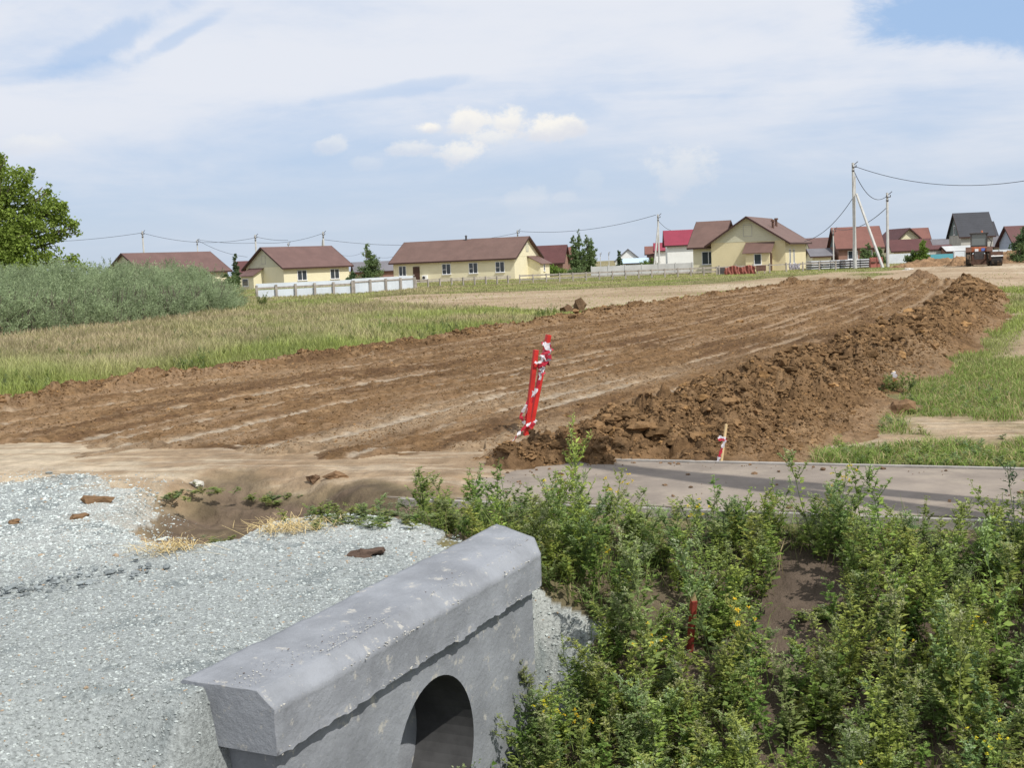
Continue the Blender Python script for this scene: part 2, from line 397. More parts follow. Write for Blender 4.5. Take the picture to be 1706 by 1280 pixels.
M['roofbrick'] = mat('brick_red_roof', (.19, .085, .068), .7, .1, .7, wave=(2, .25, .03))
M['roofblack'] = mat('charcoal_roof', (.045, .048, .058), .7, .1, .7, wave=(2, .3, .03))
M['roofgrey'] = mat('grey_roof', (.16, .155, .17), .7, .1, .7, wave=(2, .25, .03))
M['fascia'] = mat('dark_fascia', (.055, .028, .024), .6)
M['darkgreen'] = mat('grey_green_siding', (.13, .165, .165), .8, .05, .6)
M['bluegrey'] = mat('blue_grey_siding', (.36, .41, .50), .8, .05, .6)
M['block'] = mat('grey_block_wall', (.42, .41, .38), .9, .12, 1.2)
M['brick'] = mat('red_brick', (.27, .16, .125), .9, .15, 1)
M['fencewhite'] = mat('white_sheet', (.60, .655, .71), .5, .08, .6, wave=(0, .2, .02))
M['fencegrey'] = mat('pale_grey_wall', (.46, .47, .47), .9, .12, .5)
M['teal'] = mat('teal_sheet', (.10, .33, .40), .5)
M['blue'] = mat('pale_blue_sheet', (.45, .58, .68), .5)
M['orange'] = mat('orange_paint', (.50, .17, .085), .6, .25, 3)
M['rust'] = mat('rusty_iron', (.115, .065, .048), .8, .3, 5)
M['tyre'] = mat('tyre_rubber', (.025, .023, .022), .9, .2, 6, tint=((.22, .16, .11), 2, .5, .7))
M['metaldark'] = mat('dark_metal', (.06, .055, .055), .6, .3, 5)
M['tarp'] = mat('red_tarp', (.27, .095, .075), .8, .25, 2)
M['wire'] = mat('wire', (.07, .08, .10), .6)
M['slab'] = mat('slab_concrete', (.55, .56, .58), .9, .1, 2)
M['black'] = mat('black_rubber', (.02, .02, .022), .7)

# ------------------------------------------------------------------ object helpers
def tag(o, label=None, cat=None, group=None, kind=None):
    if label: o['label'] = label
    if cat: o['category'] = cat
    if group: o['group'] = group
    if kind: o['kind'] = kind
    return o
def empty(name, loc, rz=0.0, label=None, cat=None, group=None):
    o = bpy.data.objects.new(name, None); C.objects.link(o); o.location = loc; o.rotation_euler = (0, 0, rz); o.empty_display_size = .3
    return tag(o, label, cat, group)
def arr_mesh(name, verts, faces, material, cols=None, smooth=False, parent=None, link=True):
    me = bpy.data.meshes.new(name)
    verts = np.asarray(verts, np.float32); faces = np.asarray(faces, np.int32); k = faces.shape[1]
    me.vertices.add(len(verts)); me.vertices.foreach_set('co', verts.ravel())
    me.loops.add(faces.size); me.loops.foreach_set('vertex_index', faces.ravel())
    me.polygons.add(len(faces)); me.polygons.foreach_set('loop_start', np.arange(0, faces.size, k, dtype=np.int32))
    me.polygons.foreach_set('use_smooth', np.full(len(faces), smooth))
    me.update(calc_edges=True)
    if cols is not None:
        a = me.color_attributes.new('Col', 'FLOAT_COLOR', 'POINT')
        c4 = np.ones((len(verts), 4), np.float32); c4[:, :3] = np.clip(cols, 0, 1); a.data.foreach_set('color', c4.ravel())
    me.materials.append(material)
    o = bpy.data.objects.new(name, me)
    if link: C.objects.link(o)
    if parent: o.parent = parent
    return o
class MB:
    def __init__(s): s.bm = bmesh.new()
    def box(s, a, b, M4=None, bev=0):
        a = Vector(a); b = Vector(b)
        vs = [Vector((x, y, z)) for x in (a.x, b.x) for y in (a.y, b.y) for z in (a.z, b.z)]
        if M4 is not None: vs = [M4 @ v for v in vs]
        v = [s.bm.verts.new(p) for p in vs]
        for f in ((0, 1, 3, 2), (4, 6, 7, 5), (0, 4, 5, 1), (2, 3, 7, 6), (0, 2, 6, 4), (1, 5, 7, 3)): s.bm.faces.new([v[i] for i in f])
        return v
    def poly(s, pts, M4=None):
        v = [s.bm.verts.new(M4 @ Vector(p) if M4 is not None else Vector(p)) for p in pts]
        return s.bm.faces.new(v)
    def prism(s, pts, off, M4=None):     # closed prism from polygon pts shifted by off
        off = Vector(off); P = [Vector(p) for p in pts]; Q = [p + off for p in P]
        if M4 is not None: P = [M4 @ p for p in P]; Q = [M4 @ p for p in Q]
        a = [s.bm.verts.new(p) for p in P]; b = [s.bm.verts.new(p) for p in Q]; n = len(a)
        s.bm.faces.new(a); s.bm.faces.new(b[::-1])
        for i in range(n): s.bm.faces.new([a[i], a[(i + 1) % n], b[(i + 1) % n], b[i]][::-1])
    def tube(s, pts, rad, seg=6, cap=True, sq=False):
        pts = [Vector(p) for p in pts]; rings = []
        if not hasattr(rad, '__len__'): rad = [rad] * len(pts)
        for i, p in enumerate(pts):
            d = (pts[min(i + 1, len(pts) - 1)] - pts[max(i - 1, 0)]).normalized()
            u = d.cross(Vector((0, 0, 1)) if abs(d.z) < .9 else Vector((1, 0, 0))).normalized(); v = d.cross(u)
            rings.append([s.bm.verts.new(p + (u * math.cos(2 * PI * (j + .5) / seg) + v * math.sin(2 * PI * (j + .5) / seg)) * rad[i]) for j in range(seg)])
        for a, b in zip(rings, rings[1:]):
            for j in range(seg): s.bm.faces.new([a[j], a[(j + 1) % seg], b[(j + 1) % seg], b[j]])
        if cap: s.bm.faces.new(rings[0][::-1]); s.bm.faces.new(rings[-1])
    def build(s, name, material, parent=None, smooth=False, bevel=0):
        bmesh.ops.recalc_face_normals(s.bm, faces=s.bm.faces)
        me = bpy.data.meshes.new(name); s.bm.to_mesh(me); s.bm.free(); me.materials.append(material)
        for p in me.polygons: p.use_smooth = smooth
        o = bpy.data.objects.new(name, me); C.objects.link(o); o.parent = parent
        if bevel:
            b = o.modifiers.new('bevel', 'BEVEL'); b.width = bevel; b.segments = 2; b.limit_method = 'ANGLE'
        return o
def copy_tree(o, parent=None):
    c = o.copy(); C.objects.link(c); c.parent = parent
    for ch in o.children: copy_tree(ch, c)
    return c
def boxm(a, b):
    mb = MB(); mb.box(a, b); return mb

# ------------------------------------------------------------------ ground sheet, split by surface
ys = [1.2]
while ys[-1] < 3200:
    y0 = ys[-1]
    ys.append(y0 + max(.010, y0 * (.0026 if y0 < 30 else .0045 if y0 < 90 else .02)))
    if y0 < 3.6: ys[-1] = y0 + .06
ys = np.array(ys)
ta = np.concatenate([np.linspace(-3.2, -.56, 70)[:-1], np.linspace(-.56, .56, 1150), np.linspace(.56, 3.2, 70)[1:]])
GX = (ta[None, :] * (ys[:, None] + 2.0 * np.exp(-ys[:, None] / 3))); GY = np.repeat(ys[:, None], len(ta), 1)
Zt, ZN, A_ = terrain(GX, GY)
rows, cols_ = GX.shape
near_f = ss(200, 90, GY)
print('grid', GX.shape)
def colmix(a, b, t):
    return a * (1 - t[..., None]) + np.array(b) * t[..., None]
nA = fbm(GX / .35, GY / .35, 5, 50); nB = fbm(GX / 2.5, GY / 2.5, 4, 51); nC = fbm(GX / 7, GY / 12, 4, 52); nD = fbm(GX / .06, GY / .06, 2, 53)
base = np.zeros(GX.shape + (3,)) + np.array((.17, .155, .075))
base = colmix(base, (.30, .25, .14), ss(-.12, .2, nC + .3 * nB))
sandc = colmix(np.zeros_like(base) + np.array((.36, .275, .185)), (.27, .195, .125), ss(-.1, .25, nB + .5 * nA))
sandc = colmix(sandc, (.44, .365, .265), ss(.02, .25, nA * .6 + nC))
stk = fbm(GX / 1.3, (GY + .22 * GX) / .11, 4, 57); sandc = colmix(sandc, (.26, .185, .115), ss(.02, .2, stk) * .55 * ss(30, 15, GY)); sandc = colmix(sandc, (.46, .385, .29), ss(-.05, -.2, stk) * .5 * ss(30, 15, GY))
base = base * (1 - A_['sand'][..., None]) + sandc * A_['sand'][..., None]
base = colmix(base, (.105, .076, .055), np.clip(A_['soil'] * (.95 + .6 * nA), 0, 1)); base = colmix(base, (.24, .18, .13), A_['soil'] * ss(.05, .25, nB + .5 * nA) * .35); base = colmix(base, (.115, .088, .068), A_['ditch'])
dirtc = np.zeros_like(base) + np.array((.195, .120, .062))
dirtc = colmix(dirtc, (.125, .076, .040), ss(-.05, .22, nB * .9 + nA * .5))
dirtc = colmix(dirtc, (.265, .172, .094), ss(.0, .25, nA * .8 + nC * .6))
nS = fbm(A_['wn'] * 34, GY / 2.2, 4, 55)
dirtc = colmix(dirtc, (.265, .18, .11), ss(.02, .2, nS) * .7 * (1 - A_['bprof'])); dirtc = colmix(dirtc, (.115, .068, .038), ss(-.06, -.2, nS) * .7 * (1 - A_['bprof']))
cmp_ = np.clip(A_['comp'], 0, 1)
thin = ss(1.5, .0, A_['endthin'] * 2 + nB * 2)
dirtc = colmix(dirtc, (.30, .215, .138), ss(.12, .6, cmp_ + .25 * nA) * .85)
dirtc = colmix(dirtc, (.33, .245, .16), ss(-.04, .18, fbm(A_['wn'] * 11, GY / 6, 4, 58)) * ss(26, 12, GY) * .8 * (1 - A_['bprof']))
dirtc = colmix(dirtc, (.40, .34, .265), ss(.32, .75, cmp_ + .7 * nA + .4 * nB) * ss(30, 13, GY) * .7)
dirtc = colmix(dirtc, (.17, .102, .052), A_['bprof'] * .3 * ss(-.2, .2, nA))
grc = np.zeros_like(base) + np.array((.30, .325, .32))
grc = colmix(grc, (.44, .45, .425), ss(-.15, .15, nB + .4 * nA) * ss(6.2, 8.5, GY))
grc = colmix(grc, (.20, .225, .225), ss(.05, .25, nA * .8 + nD * .5))
grc = colmix(grc, (.40, .33, .24), ss(.12, .2, nB * .8 + nA * .6) * ss(9, 11, GY))
grc = colmix(grc, (.34, .28, .20), ss(.7, -.1, A_['gd'] + nA * 1.2) * .6 * ss(8, 10, GY))
colr = np.where((ZN == 2)[..., None], dirtc, np.where((ZN == 3)[..., None], grc, base))
idx = np.arange(rows * cols_).reshape(rows, cols_)
quads = np.stack([idx[:-1, :-1], idx[:-1, 1:], idx[1:, 1:], idx[1:, :-1]], -1).reshape(-1, 4)
zf_ = ZN[:-1, :-1].reshape(-1)
hole_ = ((np.abs(A_['s']) < 1.15) & (A_['n'] > -.37) & (A_['n'] < -.07))[:-1, :-1].reshape(-1); zf_ = np.where(hole_, 9, zf_)
V = np.stack([GX, GY, Zt], -1).reshape(-1, 3); CV = colr.reshape(-1, 3)
def sub(name, mask, material, label=None):
    q = quads[mask]; u, inv = np.unique(q, return_inverse=True)
    o = arr_mesh(name, V[u], inv.reshape(-1, 4), material, CV[u], smooth=True)
    o['kind'] = 'structure'
    return o
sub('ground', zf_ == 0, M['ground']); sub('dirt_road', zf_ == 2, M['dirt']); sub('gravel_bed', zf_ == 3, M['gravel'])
# land behind the viewer
bk = MB(); bk.poly([(-3000, -3000, -.25), (3000, -3000, -.25), (3000, 1.3, -.25), (-3000, 1.3, -.25)])
bo = bk.build('ground', M['ground']); bo['kind'] = 'structure'
ca = bo.data.color_attributes.new('Col', 'FLOAT_COLOR', 'POINT')
for d_ in ca.data: d_.color = (.3, .27, .2, 1)

# footpath with kerb
def slab(name, q0, q1, v0, v1, z0, z1, material, n=160, jit=0.0):
    vs = np.linspace(v0, v1, n); P = []
    for i, vv in enumerate(vs):
        j0 = jit * (vn(np.array([vv * 3.0]), np.array([1.0]), 3)[0] - .5)
        for (q_, z_) in ((q0 + j0, z0), (q0 + j0, z1), (q1, z1), (q1, z0)):
            P.append((SWX - .367 * q_ + SDX * vv, SWY - .930 * q_ + SDY * vv, z_))
    Fc = []
    for i in range(n - 1):
        for j in range(3):
            a = i * 4 + j; Fc.append((a, a + 1, a + 5, a + 4))
    Fc.append((0, 1, 2, 3)); Fc.append((n * 4 - 1, n * 4 - 2, n * 4 - 3, n * 4 - 4))
    o = arr_mesh(name, P, Fc, material); o['kind'] = 'structure'; return o
slab('footpath', 0.0, -SW_W, -2.6, 40, -.15, .045, M['asphalt'], 400, .10)
slab('kerb', -SW_W - .003, -SW_W - .06, -1.9, 40, -.15, .06, M['kerb'], 300, .01)
slab('kerb', .125, .07, -2.4, 40, -.15, .055, M['kerb'], 300, .01)

# ------------------------------------------------------------------ loose clods and stones (uncountable)
ico = bmesh.new(); bmesh.ops.create_icosphere(ico, subdivisions=2, radius=1)
IV = np.array([v.co[:] for v in ico.verts]); IF = np.array([[v.index for v in f.verts] for f in ico.faces]); ico.free()
ico = bmesh.new(); bmesh.ops.create_icosphere(ico, subdivisions=1, radius=1)
JV = np.array([v.co[:] for v in ico.verts]); JF = np.array([[v.index for v in f.verts] for f in ico.faces]); ico.free()
def lumps(name, pos, size, cols, material, hi=True, flat=.75, rough=.35, kind='stuff', smooth=False):
    bv, bf = (IV, IF) if hi else (JV, JF)
    n = len(pos); nv = len(bv)
    a = RNG.random((n, nv)) * rough + (1 - rough / 2)
    lowf = RNG.normal(size=(n, 3, 1)); lob = 1 + .22 * np.sin((bv @ lowf[:, :, 0].T * 2.6).T + RNG.random((n, 1)) * 6)
    sc = size[:, None, None] * np.stack([RNG.uniform(.75, 1.25, n), RNG.uniform(.75, 1.25, n), RNG.uniform(.6, 1.0, n) * flat], -1)[:, None, :]
    P = bv[None] * (a * lob)[..., None] * sc
    th = RNG.random(n) * 2 * PI; c, s = np.cos(th)[:, None], np.sin(th)[:, None]
    x = P[..., 0] * c - P[..., 1] * s; y = P[..., 0] * s + P[..., 1] * c
    P = np.stack([x, y, P[..., 2]], -1) + pos[:, None, :]
    Fc = (bf[None] + (np.arange(n) * nv)[:, None, None]).reshape(-1, 3)
    o = arr_mesh(name, P.reshape(-1, 3), Fc, material, np.repeat(cols, nv, 0) * (RNG.random((n * nv, 1)) * .2 + .9), smooth=smooth)
    if kind: o['kind'] = kind
    return o
def scatter(n, y0, y1, t0, t1):
    """random ground points, denser close by"""
    y = y0 * (y1 / y0) ** RNG.random(n); return RNG.uniform(t0, t1, n) * y, y
def clodset(name, n, base_s, var_s, pw, hi, flat, roadw):
    x, y = scatter(n, 10.8, 72, -.5, .52); z, zn, a = terrain(x, y)
    pr = np.clip(a['bprof'] * 1.1 + roadw * np.clip(a['rough'], 0, 1) * (1 - a['comp']) + .6 * (np.abs(a['dl'] - .5) < .5), 0, 1) * (zn == 2) * ss(0, .25, a['T'])
    pr = pr * ss(-.30, -.02, fbm(x / .7, y / .7, 3, 60))
    kp = RNG.random(len(x)) < pr; x, y, z, bp = x[kp], y[kp], z[kp], a['bprof'][kp]
    sz = (base_s + var_s * RNG.random(len(x)) ** pw * (.45 + .75 * bp)) * np.clip(y / 16, .85, 2.6)
    c = np.array((.200, .123, .062)) * RNG.uniform(.5, 1.3, (len(x), 1)) * np.where(RNG.random((len(x), 1)) < .05, (1.4, 1.35, 1.2), (1, 1, 1))
    print(name, len(x)); lumps(name, np.stack([x, y, z - sz * .1], -1), sz, c, M['clods'], hi=hi, flat=flat, rough=.7)
clodset('soil_clods', 34000, .022, .075, 3.5, True, .8, .05)
clodset('soil_clods', 620000, .007, .024, 2.6, False, .9, .75)
# crumbs on the compacted ground
x, y = scatter(26000, 7.5, 24, -.5, .2); z, zn, a = terrain(x, y)
kp = (zn != 3) & (a['T'] < .1) & (a['T'] > -3) & (RNG.random(len(x)) < .75 * ss(-1.2, 0, a['T']) + .10) & (a['q'] < -2.2); x, y, z = x[kp], y[kp], z[kp]
sz = .005 + .03 * RNG.random(len(x)) ** 5
lumps('soil_crumbs', np.stack([x, y, z], -1), sz, np.array((.22, .14, .08)) * RNG.uniform(.7, 1.2, (len(x), 1)), M['clods'])
x = RNG.uniform(-2.5, 5.5, 5200); y = RNG.uniform(7, 13, 5200); z, zn, a = terrain(x, y, False); inp = (a['q'] < -.05) & (a['q'] > -1.98) & (a['v'] > -2.3)
kp = inp & (RNG.random(len(x)) < .05 + .75 * ss(-1.5, -2.0, a['q']) * ss(2.2, 1.2, a['v'] + 0) + .5 * ss(-1, -2.2, a['v'])); x, y = x[kp], y[kp]
lumps('soil_crumbs', np.stack([x, y, np.full(len(x), .05)], -1), .004 + .022 * RNG.random(len(x)) ** 4, np.array((.20, .13, .08)) * RNG.uniform(.7, 1.3, (len(x), 1)), M['clods'])
# crushed stone
x, y = scatter(130000, 4.2, 14, -.52, .12); z, zn, a = terrain(x, y)
kp = ((zn == 3) | ((a['gd'] > -.5) & (RNG.random(len(x)) < .5 * ss(-.6, .05, a['gd']) ** 2))) & ~((np.abs(a['s']) < 1.35) & (a['n'] > -.46) & (a['n'] < .1)); x, y, z = x[kp], y[kp], z[kp]
sz = (.0032 + .009 * RNG.random(len(x)) ** 3.5) * np.clip(y / 7, .7, 1.5)
bigm = (RNG.random(len(x)) < .006); sz[bigm] *= 2.2
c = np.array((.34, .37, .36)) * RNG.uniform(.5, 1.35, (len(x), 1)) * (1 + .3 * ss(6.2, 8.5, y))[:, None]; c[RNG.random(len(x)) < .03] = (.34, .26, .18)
print('stones', len(x))
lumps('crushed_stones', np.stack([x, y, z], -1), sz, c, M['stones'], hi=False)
# coarse dark heap at left
hp = hit(95, 975)
nn = 150; x = hp.x + RNG.normal(0, .26, nn); y = hp.y + RNG.normal(0, .12, nn) + (x - hp.x) * .3; z = terrain(x, y)[0]
lumps('stone_heap', np.stack([x, y, z + RNG.random(nn) * .03], -1), .006 + .020 * RNG.random(nn) ** 3, np.array((.22, .245, .25)) * RNG.uniform(.6, 1.3, (nn, 1)), M['stones'])

# ------------------------------------------------------------------ vegetation builders
def blades(x, y, z, h, wd, lean, col, tipcol=None, headfrac=0):
    n = len(x); th = RNG.random(n) * 2 * PI; ld = RNG.random(n) * 2 * PI
    u = np.stack([np.cos(th), np.sin(th), np.zeros(n)], -1) * wd[:, None] * .5
    d = np.stack([np.cos(ld), np.sin(ld), np.zeros(n)], -1)
    b = np.stack([x, y, z - .02], -1)
    mid = b + d * (lean * .35)[:, None] * h[:, None]; mid[:, 2] += h * .58
    tip = b + d * lean[:, None] * h[:, None]; tip[:, 2] += h * (1 - .25 * lean)
    P = np.stack([b - u, b + u, mid + u * .8, mid - u * .8, tip + u * .12, tip - u * .12], 1).reshape(-1, 3)
    k = np.arange(n)[:, None] * 6
    Fc = np.concatenate([k + np.array([0, 1, 2, 3]), k + np.array([3, 2, 4, 5])])
    tc_ = col if tipcol is None else tipcol
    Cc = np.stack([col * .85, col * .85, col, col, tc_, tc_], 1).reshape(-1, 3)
    return P, Fc, Cc
def leaves(pos, dirv, nor, ln, wd, col):
    """folded rhombic leaves: two quads sharing the midrib"""
    side = np.cross(dirv, nor); side /= np.linalg.norm(side, axis=1, keepdims=True) + 1e-9
    up = np.cross(side, dirv)
    L = ln[:, None]; W = wd[:, None] * .5
    b = pos; t = pos + dirv * L - up * L * .12; mB = pos + dirv * L * .42
    l = mB + side * W + up * W * .35; r = mB - side * W + up * W * .35
    P = np.stack([b, l, t, r], 1).reshape(-1, 3); k = np.arange(len(pos))[:, None] * 4
    Fc = k + np.array([0, 1, 2, 3])
    return P, Fc, np.repeat(col, 4, 0)
def join(parts):
    P, Fc, Cc = [], [], []; o = 0
    for p, f, c in parts:
        P.append(p); Fc.append(f + o); Cc.append(c); o += len(p)
    return np.concatenate(P), np.concatenate(Fc), np.concatenate(Cc)
def unit(v): return v / (np.linalg.norm(v, axis=-1, keepdims=True) + 1e-9)
def stemtube(pts, r0, r1, col):
    pts = np.asarray(pts); n = len(pts); P = []; 
    for i, p in enumerate(pts):
        r = r0 + (r1 - r0) * i / (n - 1)
        for j in range(3):
            P.append(p + r * np.array((math.cos(j * 2.094), math.sin(j * 2.094), 0)))
    Fc = []
    for i in range(n - 1):
        for j in range(3):
            a = i * 3 + j; b = i * 3 + (j + 1) % 3; Fc.append((a, b, b + 3, a + 3))
    return np.array(P), np.array(Fc), np.repeat(np.array([col]), len(P), 0)
def weed(h, green, tipc, seed, lw=1.0, bushy=1.0, flower=None):
    """goosefoot-like weed: bent stem, spiralled leaves, side shoots and a seed spike"""
    rg = np.random.default_rng(seed); parts = []
    ns = 9; bend = rg.normal(0, .10, 2) * h
    ts = np.linspace(0, 1, ns); pts = np.stack([bend[0] * ts ** 2, bend[1] * ts ** 2, h * ts], -1) + rg.normal(0, .006, (ns, 3)) * np.array((1, 1, 0))
    parts.append(stemtube(pts, .0055, .002, np.array((.17, .22, .09))))
    def on(t): return np.stack([np.interp(t, ts, pts[:, i]) for i in range(3)], -1)
    def put(base, dr, nl, l0, c, jit=.25):
        n = len(base); d = unit(dr + rg.normal(0, jit, (n, 3)))
        nr = unit(np.cross(np.cross(d, np.array((0, 0, 1.0))), d) + rg.normal(0, .35, (n, 3)))
        cc = c * rg.uniform(.72, 1.25, (n, 1))
        parts.append(leaves(base, d, nr, l0, l0 * .50 * lw, cc))
    nl = int(40 * bushy * h / .7); t = rg.uniform(.06, .93, nl); az = rg.random(nl) * 2 * PI
    out = np.stack([np.cos(az), np.sin(az), rg.uniform(.1, .9, nl)], -1)
    l0 = (.036 + .040 * (1 - t)) * rg.uniform(.7, 1.25, nl)
    pet = unit(out) * (l0 * .6)[:, None]
    put(on(t) + pet, out, nl, l0, green)
    nb = int(13 * bushy)
    for i in range(nb):
        t0 = rg.uniform(.18, .92); az = rg.random() * 2 * PI; ln = h * rg.uniform(.16, .36) * (1.12 - t0 * .75)
        d = np.array((math.cos(az) * .62, math.sin(az) * .62, 1.0)); d /= np.linalg.norm(d)
        b = on(np.array([t0]))[0]; e = b + d * ln
        parts.append(stemtube([b, (b + e) / 2 + np.array((0, 0, -.01)), e], .003, .0015, np.array((.18, .24, .10))))
        m_ = int(14 * ln / .15) + 5; tt = rg.random(m_); pos = b + (e - b) * tt[:, None]
        az2 = rg.random(m_) * 2 * PI; o2 = np.stack([np.cos(az2), np.sin(az2), rg.uniform(.2, 1.1, m_)], -1)
        put(pos, o2, m_, .027 * rg.uniform(.6, 1.5, m_), green * (1 - t0 * .3) + tipc * t0 * .3)
        m_ = 16; tt = rg.uniform(.75, 1.12, m_); pos = b + (e - b) * tt[:, None] + rg.normal(0, .004, (m_, 3))
        put(pos, rg.normal(0, 1, (m_, 3)) + np.array((0, 0, .8)), m_, .011 * rg.uniform(.7, 1.4, m_), tipc)
    m_ = int(48 * bushy); tt = rg.uniform(.78, 1.0, m_); rr = .014
    pos = on(tt) + rg.normal(0, rr, (m_, 3)) * np.array((1, 1, .3))
    put(pos, rg.normal(0, 1, (m_, 3)) + np.array((0, 0, 1.2)), m_, .015 * rg.uniform(.6, 1.5, m_), tipc)
    if flower is not None:
        for i in range(flower[1]):
            c0 = on(np.array([rg.uniform(.8, 1.0)]))[0] + rg.normal(0, .07, 3) * np.array((1, 1, .5)); 
            m_ = 12; parts.append(leaves(c0 + rg.normal(0, .006, (m_, 3)), unit(rg.normal(0, 1, (m_, 3)) + np.array((0, 0, .6))), unit(rg.normal(0, 1, (m_, 3))), np.full(m_, .012), np.full(m_, .011), np.repeat([flower[0]], m_, 0)))
            parts.append(stemtube([on(np.array([.7]))[0], c0], .002, .0012, np.array((.25, .32, .10))))
    return join(parts)
G1 = np.array((.29, .37, .09)); G2 = np.array((.36, .42, .10)); G3 = np.array((.22, .31, .10)); T1 = np.array((.42, .47, .27)); T2 = np.array((.40, .44, .14))
PROT = [weed(1.0, (G1, G2, G3)[i % 3], (T1, T2, T1)[i % 3], 100 + i, 1.0 + .25 * (i % 2), 1.0 + .2 * (i % 3)) for i in range(8)]
def inst(prots, x, y, z, h, lean=.12, tint=.15):
    parts = []; which = RNG.integers(0, len(prots), len(x))
    for k, (p, f, c) in enumerate(prots):
        ii = np.where(which == k)[0]
        if not len(ii): continue
        n = len(ii); th = RNG.random(n) * 2 * PI; cs, sn_ = np.cos(th)[:, None], np.sin(th)[:, None]; hh = h[ii][:, None]
        hs = np.clip(hh, .3, 2) ** .42
        X_ = (p[None, :, 0] * cs - p[None, :, 1] * sn_) * hs; Y2 = (p[None, :, 0] * sn_ + p[None, :, 1] * cs) * hs; Z_ = p[None, :, 2] * hh
        la = RNG.normal(0, lean, (n, 2))
        X_ = X_ + Z_ * la[:, :1]; Y2 = Y2 + Z_ * la[:, 1:]
        P = np.stack([X_ + x[ii][:, None], Y2 + y[ii][:, None], Z_ + z[ii][:, None] - .02], -1).reshape(-1, 3)
        Fc = (f[None] + (np.arange(n) * len(p))[:, None, None]).reshape(-1, 4)
        Cc = (c[None] * RNG.uniform(1 - tint, 1 + tint, (n, 1, 1)) * RNG.uniform(.92, 1.08, (n, 1, 3))).reshape(-1, 3)
        parts.append((P, Fc, Cc))
    return join(parts)

# ---- weeds filling the ditch and its banks
_br = hit(1149, 1085)
def weedmask(x, y):
    z, zn, a = terrain(x, y, False); s, n, q, v = a['s'], a['n'], a['q'], a['v']
    ok = (q > .12) & (q < 4.8) & (zn != 3) & ((a['k'] > .25) | ((s > 1.75) & (n > -1.35 + .8 * fbm(x / .5, y / .5, 2, 72))))
    d = ok * 1.0 * ss(-.1, .45, q - .12 + 0 * s)
    # bare earth patch on the bank, seen below the footpath
    bp = np.exp(-(((v - BV) / .30) ** 2 + ((q - BQ) / .55) ** 2)); d = d * ss(.62, .3, bp + .3 * fbm(x / .4, y / .4, 2, 70))
    b2 = np.exp(-(((s - 2.1) / .22) ** 2 + ((n - .45) / .2) ** 2)); d = d * ss(.6, .35, b2)
    b3 = np.exp(-(((x - _br.x + .01) / .15) ** 2 + ((y - _br.y + .20) / .22) ** 2)); d = d * ss(.5, .3, b3)
    return d, z, a
bpnt = hit(1345, 1030); BQ, BV = [float(t) for t in qv(bpnt.x, bpnt.y)]
print('bare', bpnt, BQ, BV)
x = RNG.uniform(-1.6, 5.2, 5600); y = RNG.uniform(4.3, 10.6, 5600)
d, z, a = weedmask(x, y)
vis = (x / y > -.25) & (x / y < .62) 
kp = (RNG.random(len(x)) < d * .46) & vis; x, y, z = x[kp], y[kp], z[kp]; qq = a['q'][kp]
h = RNG.uniform(.22, .80, len(x)) * (.55 + .55 * ss(.0, .8, qq)) * (1 + .15 * (RNG.random(len(x)) < .1)); h = np.where(RNG.random(len(x)) < .4, h * .6, h)
beh = a['k'][kp] < .25; h = np.where(beh, h * .55, h); nearp = ss(1.5, .2, qq); h = h * (1 - .42 * nearp); h = np.where((RNG.random(len(x)) < .05) & (x > .3), h * 1.5, h)
h = h * (.72 + .3 * ss(-.2, .2, fbm(x, y, 2, 77)))
print('weeds', len(x))
P, Fc, Cc = inst(PROT, x, y, z, h)
arr_mesh('weeds', P, Fc, M['leaf'], Cc)['kind'] = 'stuff'
# broad-leaved plants and grasses mixed in between
FLW = [weed(1.0, G1, T2, 520 + i, 1.0, .7, (np.array((.80, .64, .05)), 9)) for i in range(2)]
BL = [weed(.7, np.array((.20, .30, .07)) * (1 - .1 * i), np.array((.25, .33, .09)), 500 + i, 1.9, .45) for i in range(3)]
x = RNG.uniform(-.8, 5.2, 1500); y = RNG.uniform(4.3, 10.2, 1500); d, z, a = weedmask(x, y)
kp = (RNG.random(len(x)) < d * .45) & (x / y < .62) & (x / y > -.2); x, y, z = x[kp], y[kp], z[kp]
P, Fc, Cc = inst(BL, x, y, z, RNG.uniform(.35, .95, len(x)) * .8, .25); arr_mesh('broad_leaved_weeds', P, Fc, M['leaf'], Cc)['kind'] = 'stuff'
x = RNG.uniform(-.8, 5.2, 60000); y = RNG.uniform(4.3, 10.2, 60000); d, z, a = weedmask(x, y)
kp = (RNG.random(len(x)) < d * .35 * ss(-.12, .12, fbm(x / .5, y / .5, 3, 75))) & (x / y < .62) & (x / y > -.2); x, y, z = x[kp], y[kp], z[kp]; n = len(x)
gcol = np.array((.22, .30, .08)) * RNG.uniform(.7, 1.3, (n, 1)); dry = RNG.random(n) < .18; gcol[dry] = (.40, .33, .18)
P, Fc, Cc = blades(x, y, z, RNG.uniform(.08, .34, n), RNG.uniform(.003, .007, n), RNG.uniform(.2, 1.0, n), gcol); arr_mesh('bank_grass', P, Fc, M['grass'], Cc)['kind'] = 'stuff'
x = RNG.uniform(-.2, 5, 420); y = RNG.uniform(4.6, 10, 420); d, z, a = weedmask(x, y)
kp = (RNG.random(len(x)) < d * .05 * (a['q'] > .7)) & (x / y < .6); x, y, z = x[kp], y[kp], z[kp]
P, Fc, Cc = inst(FLW, x, y, z, RNG.uniform(.45, .75, len(x)), .2); arr_mesh('flowering_weeds', P, Fc, M['leaf'], Cc)['kind'] = 'stuff'
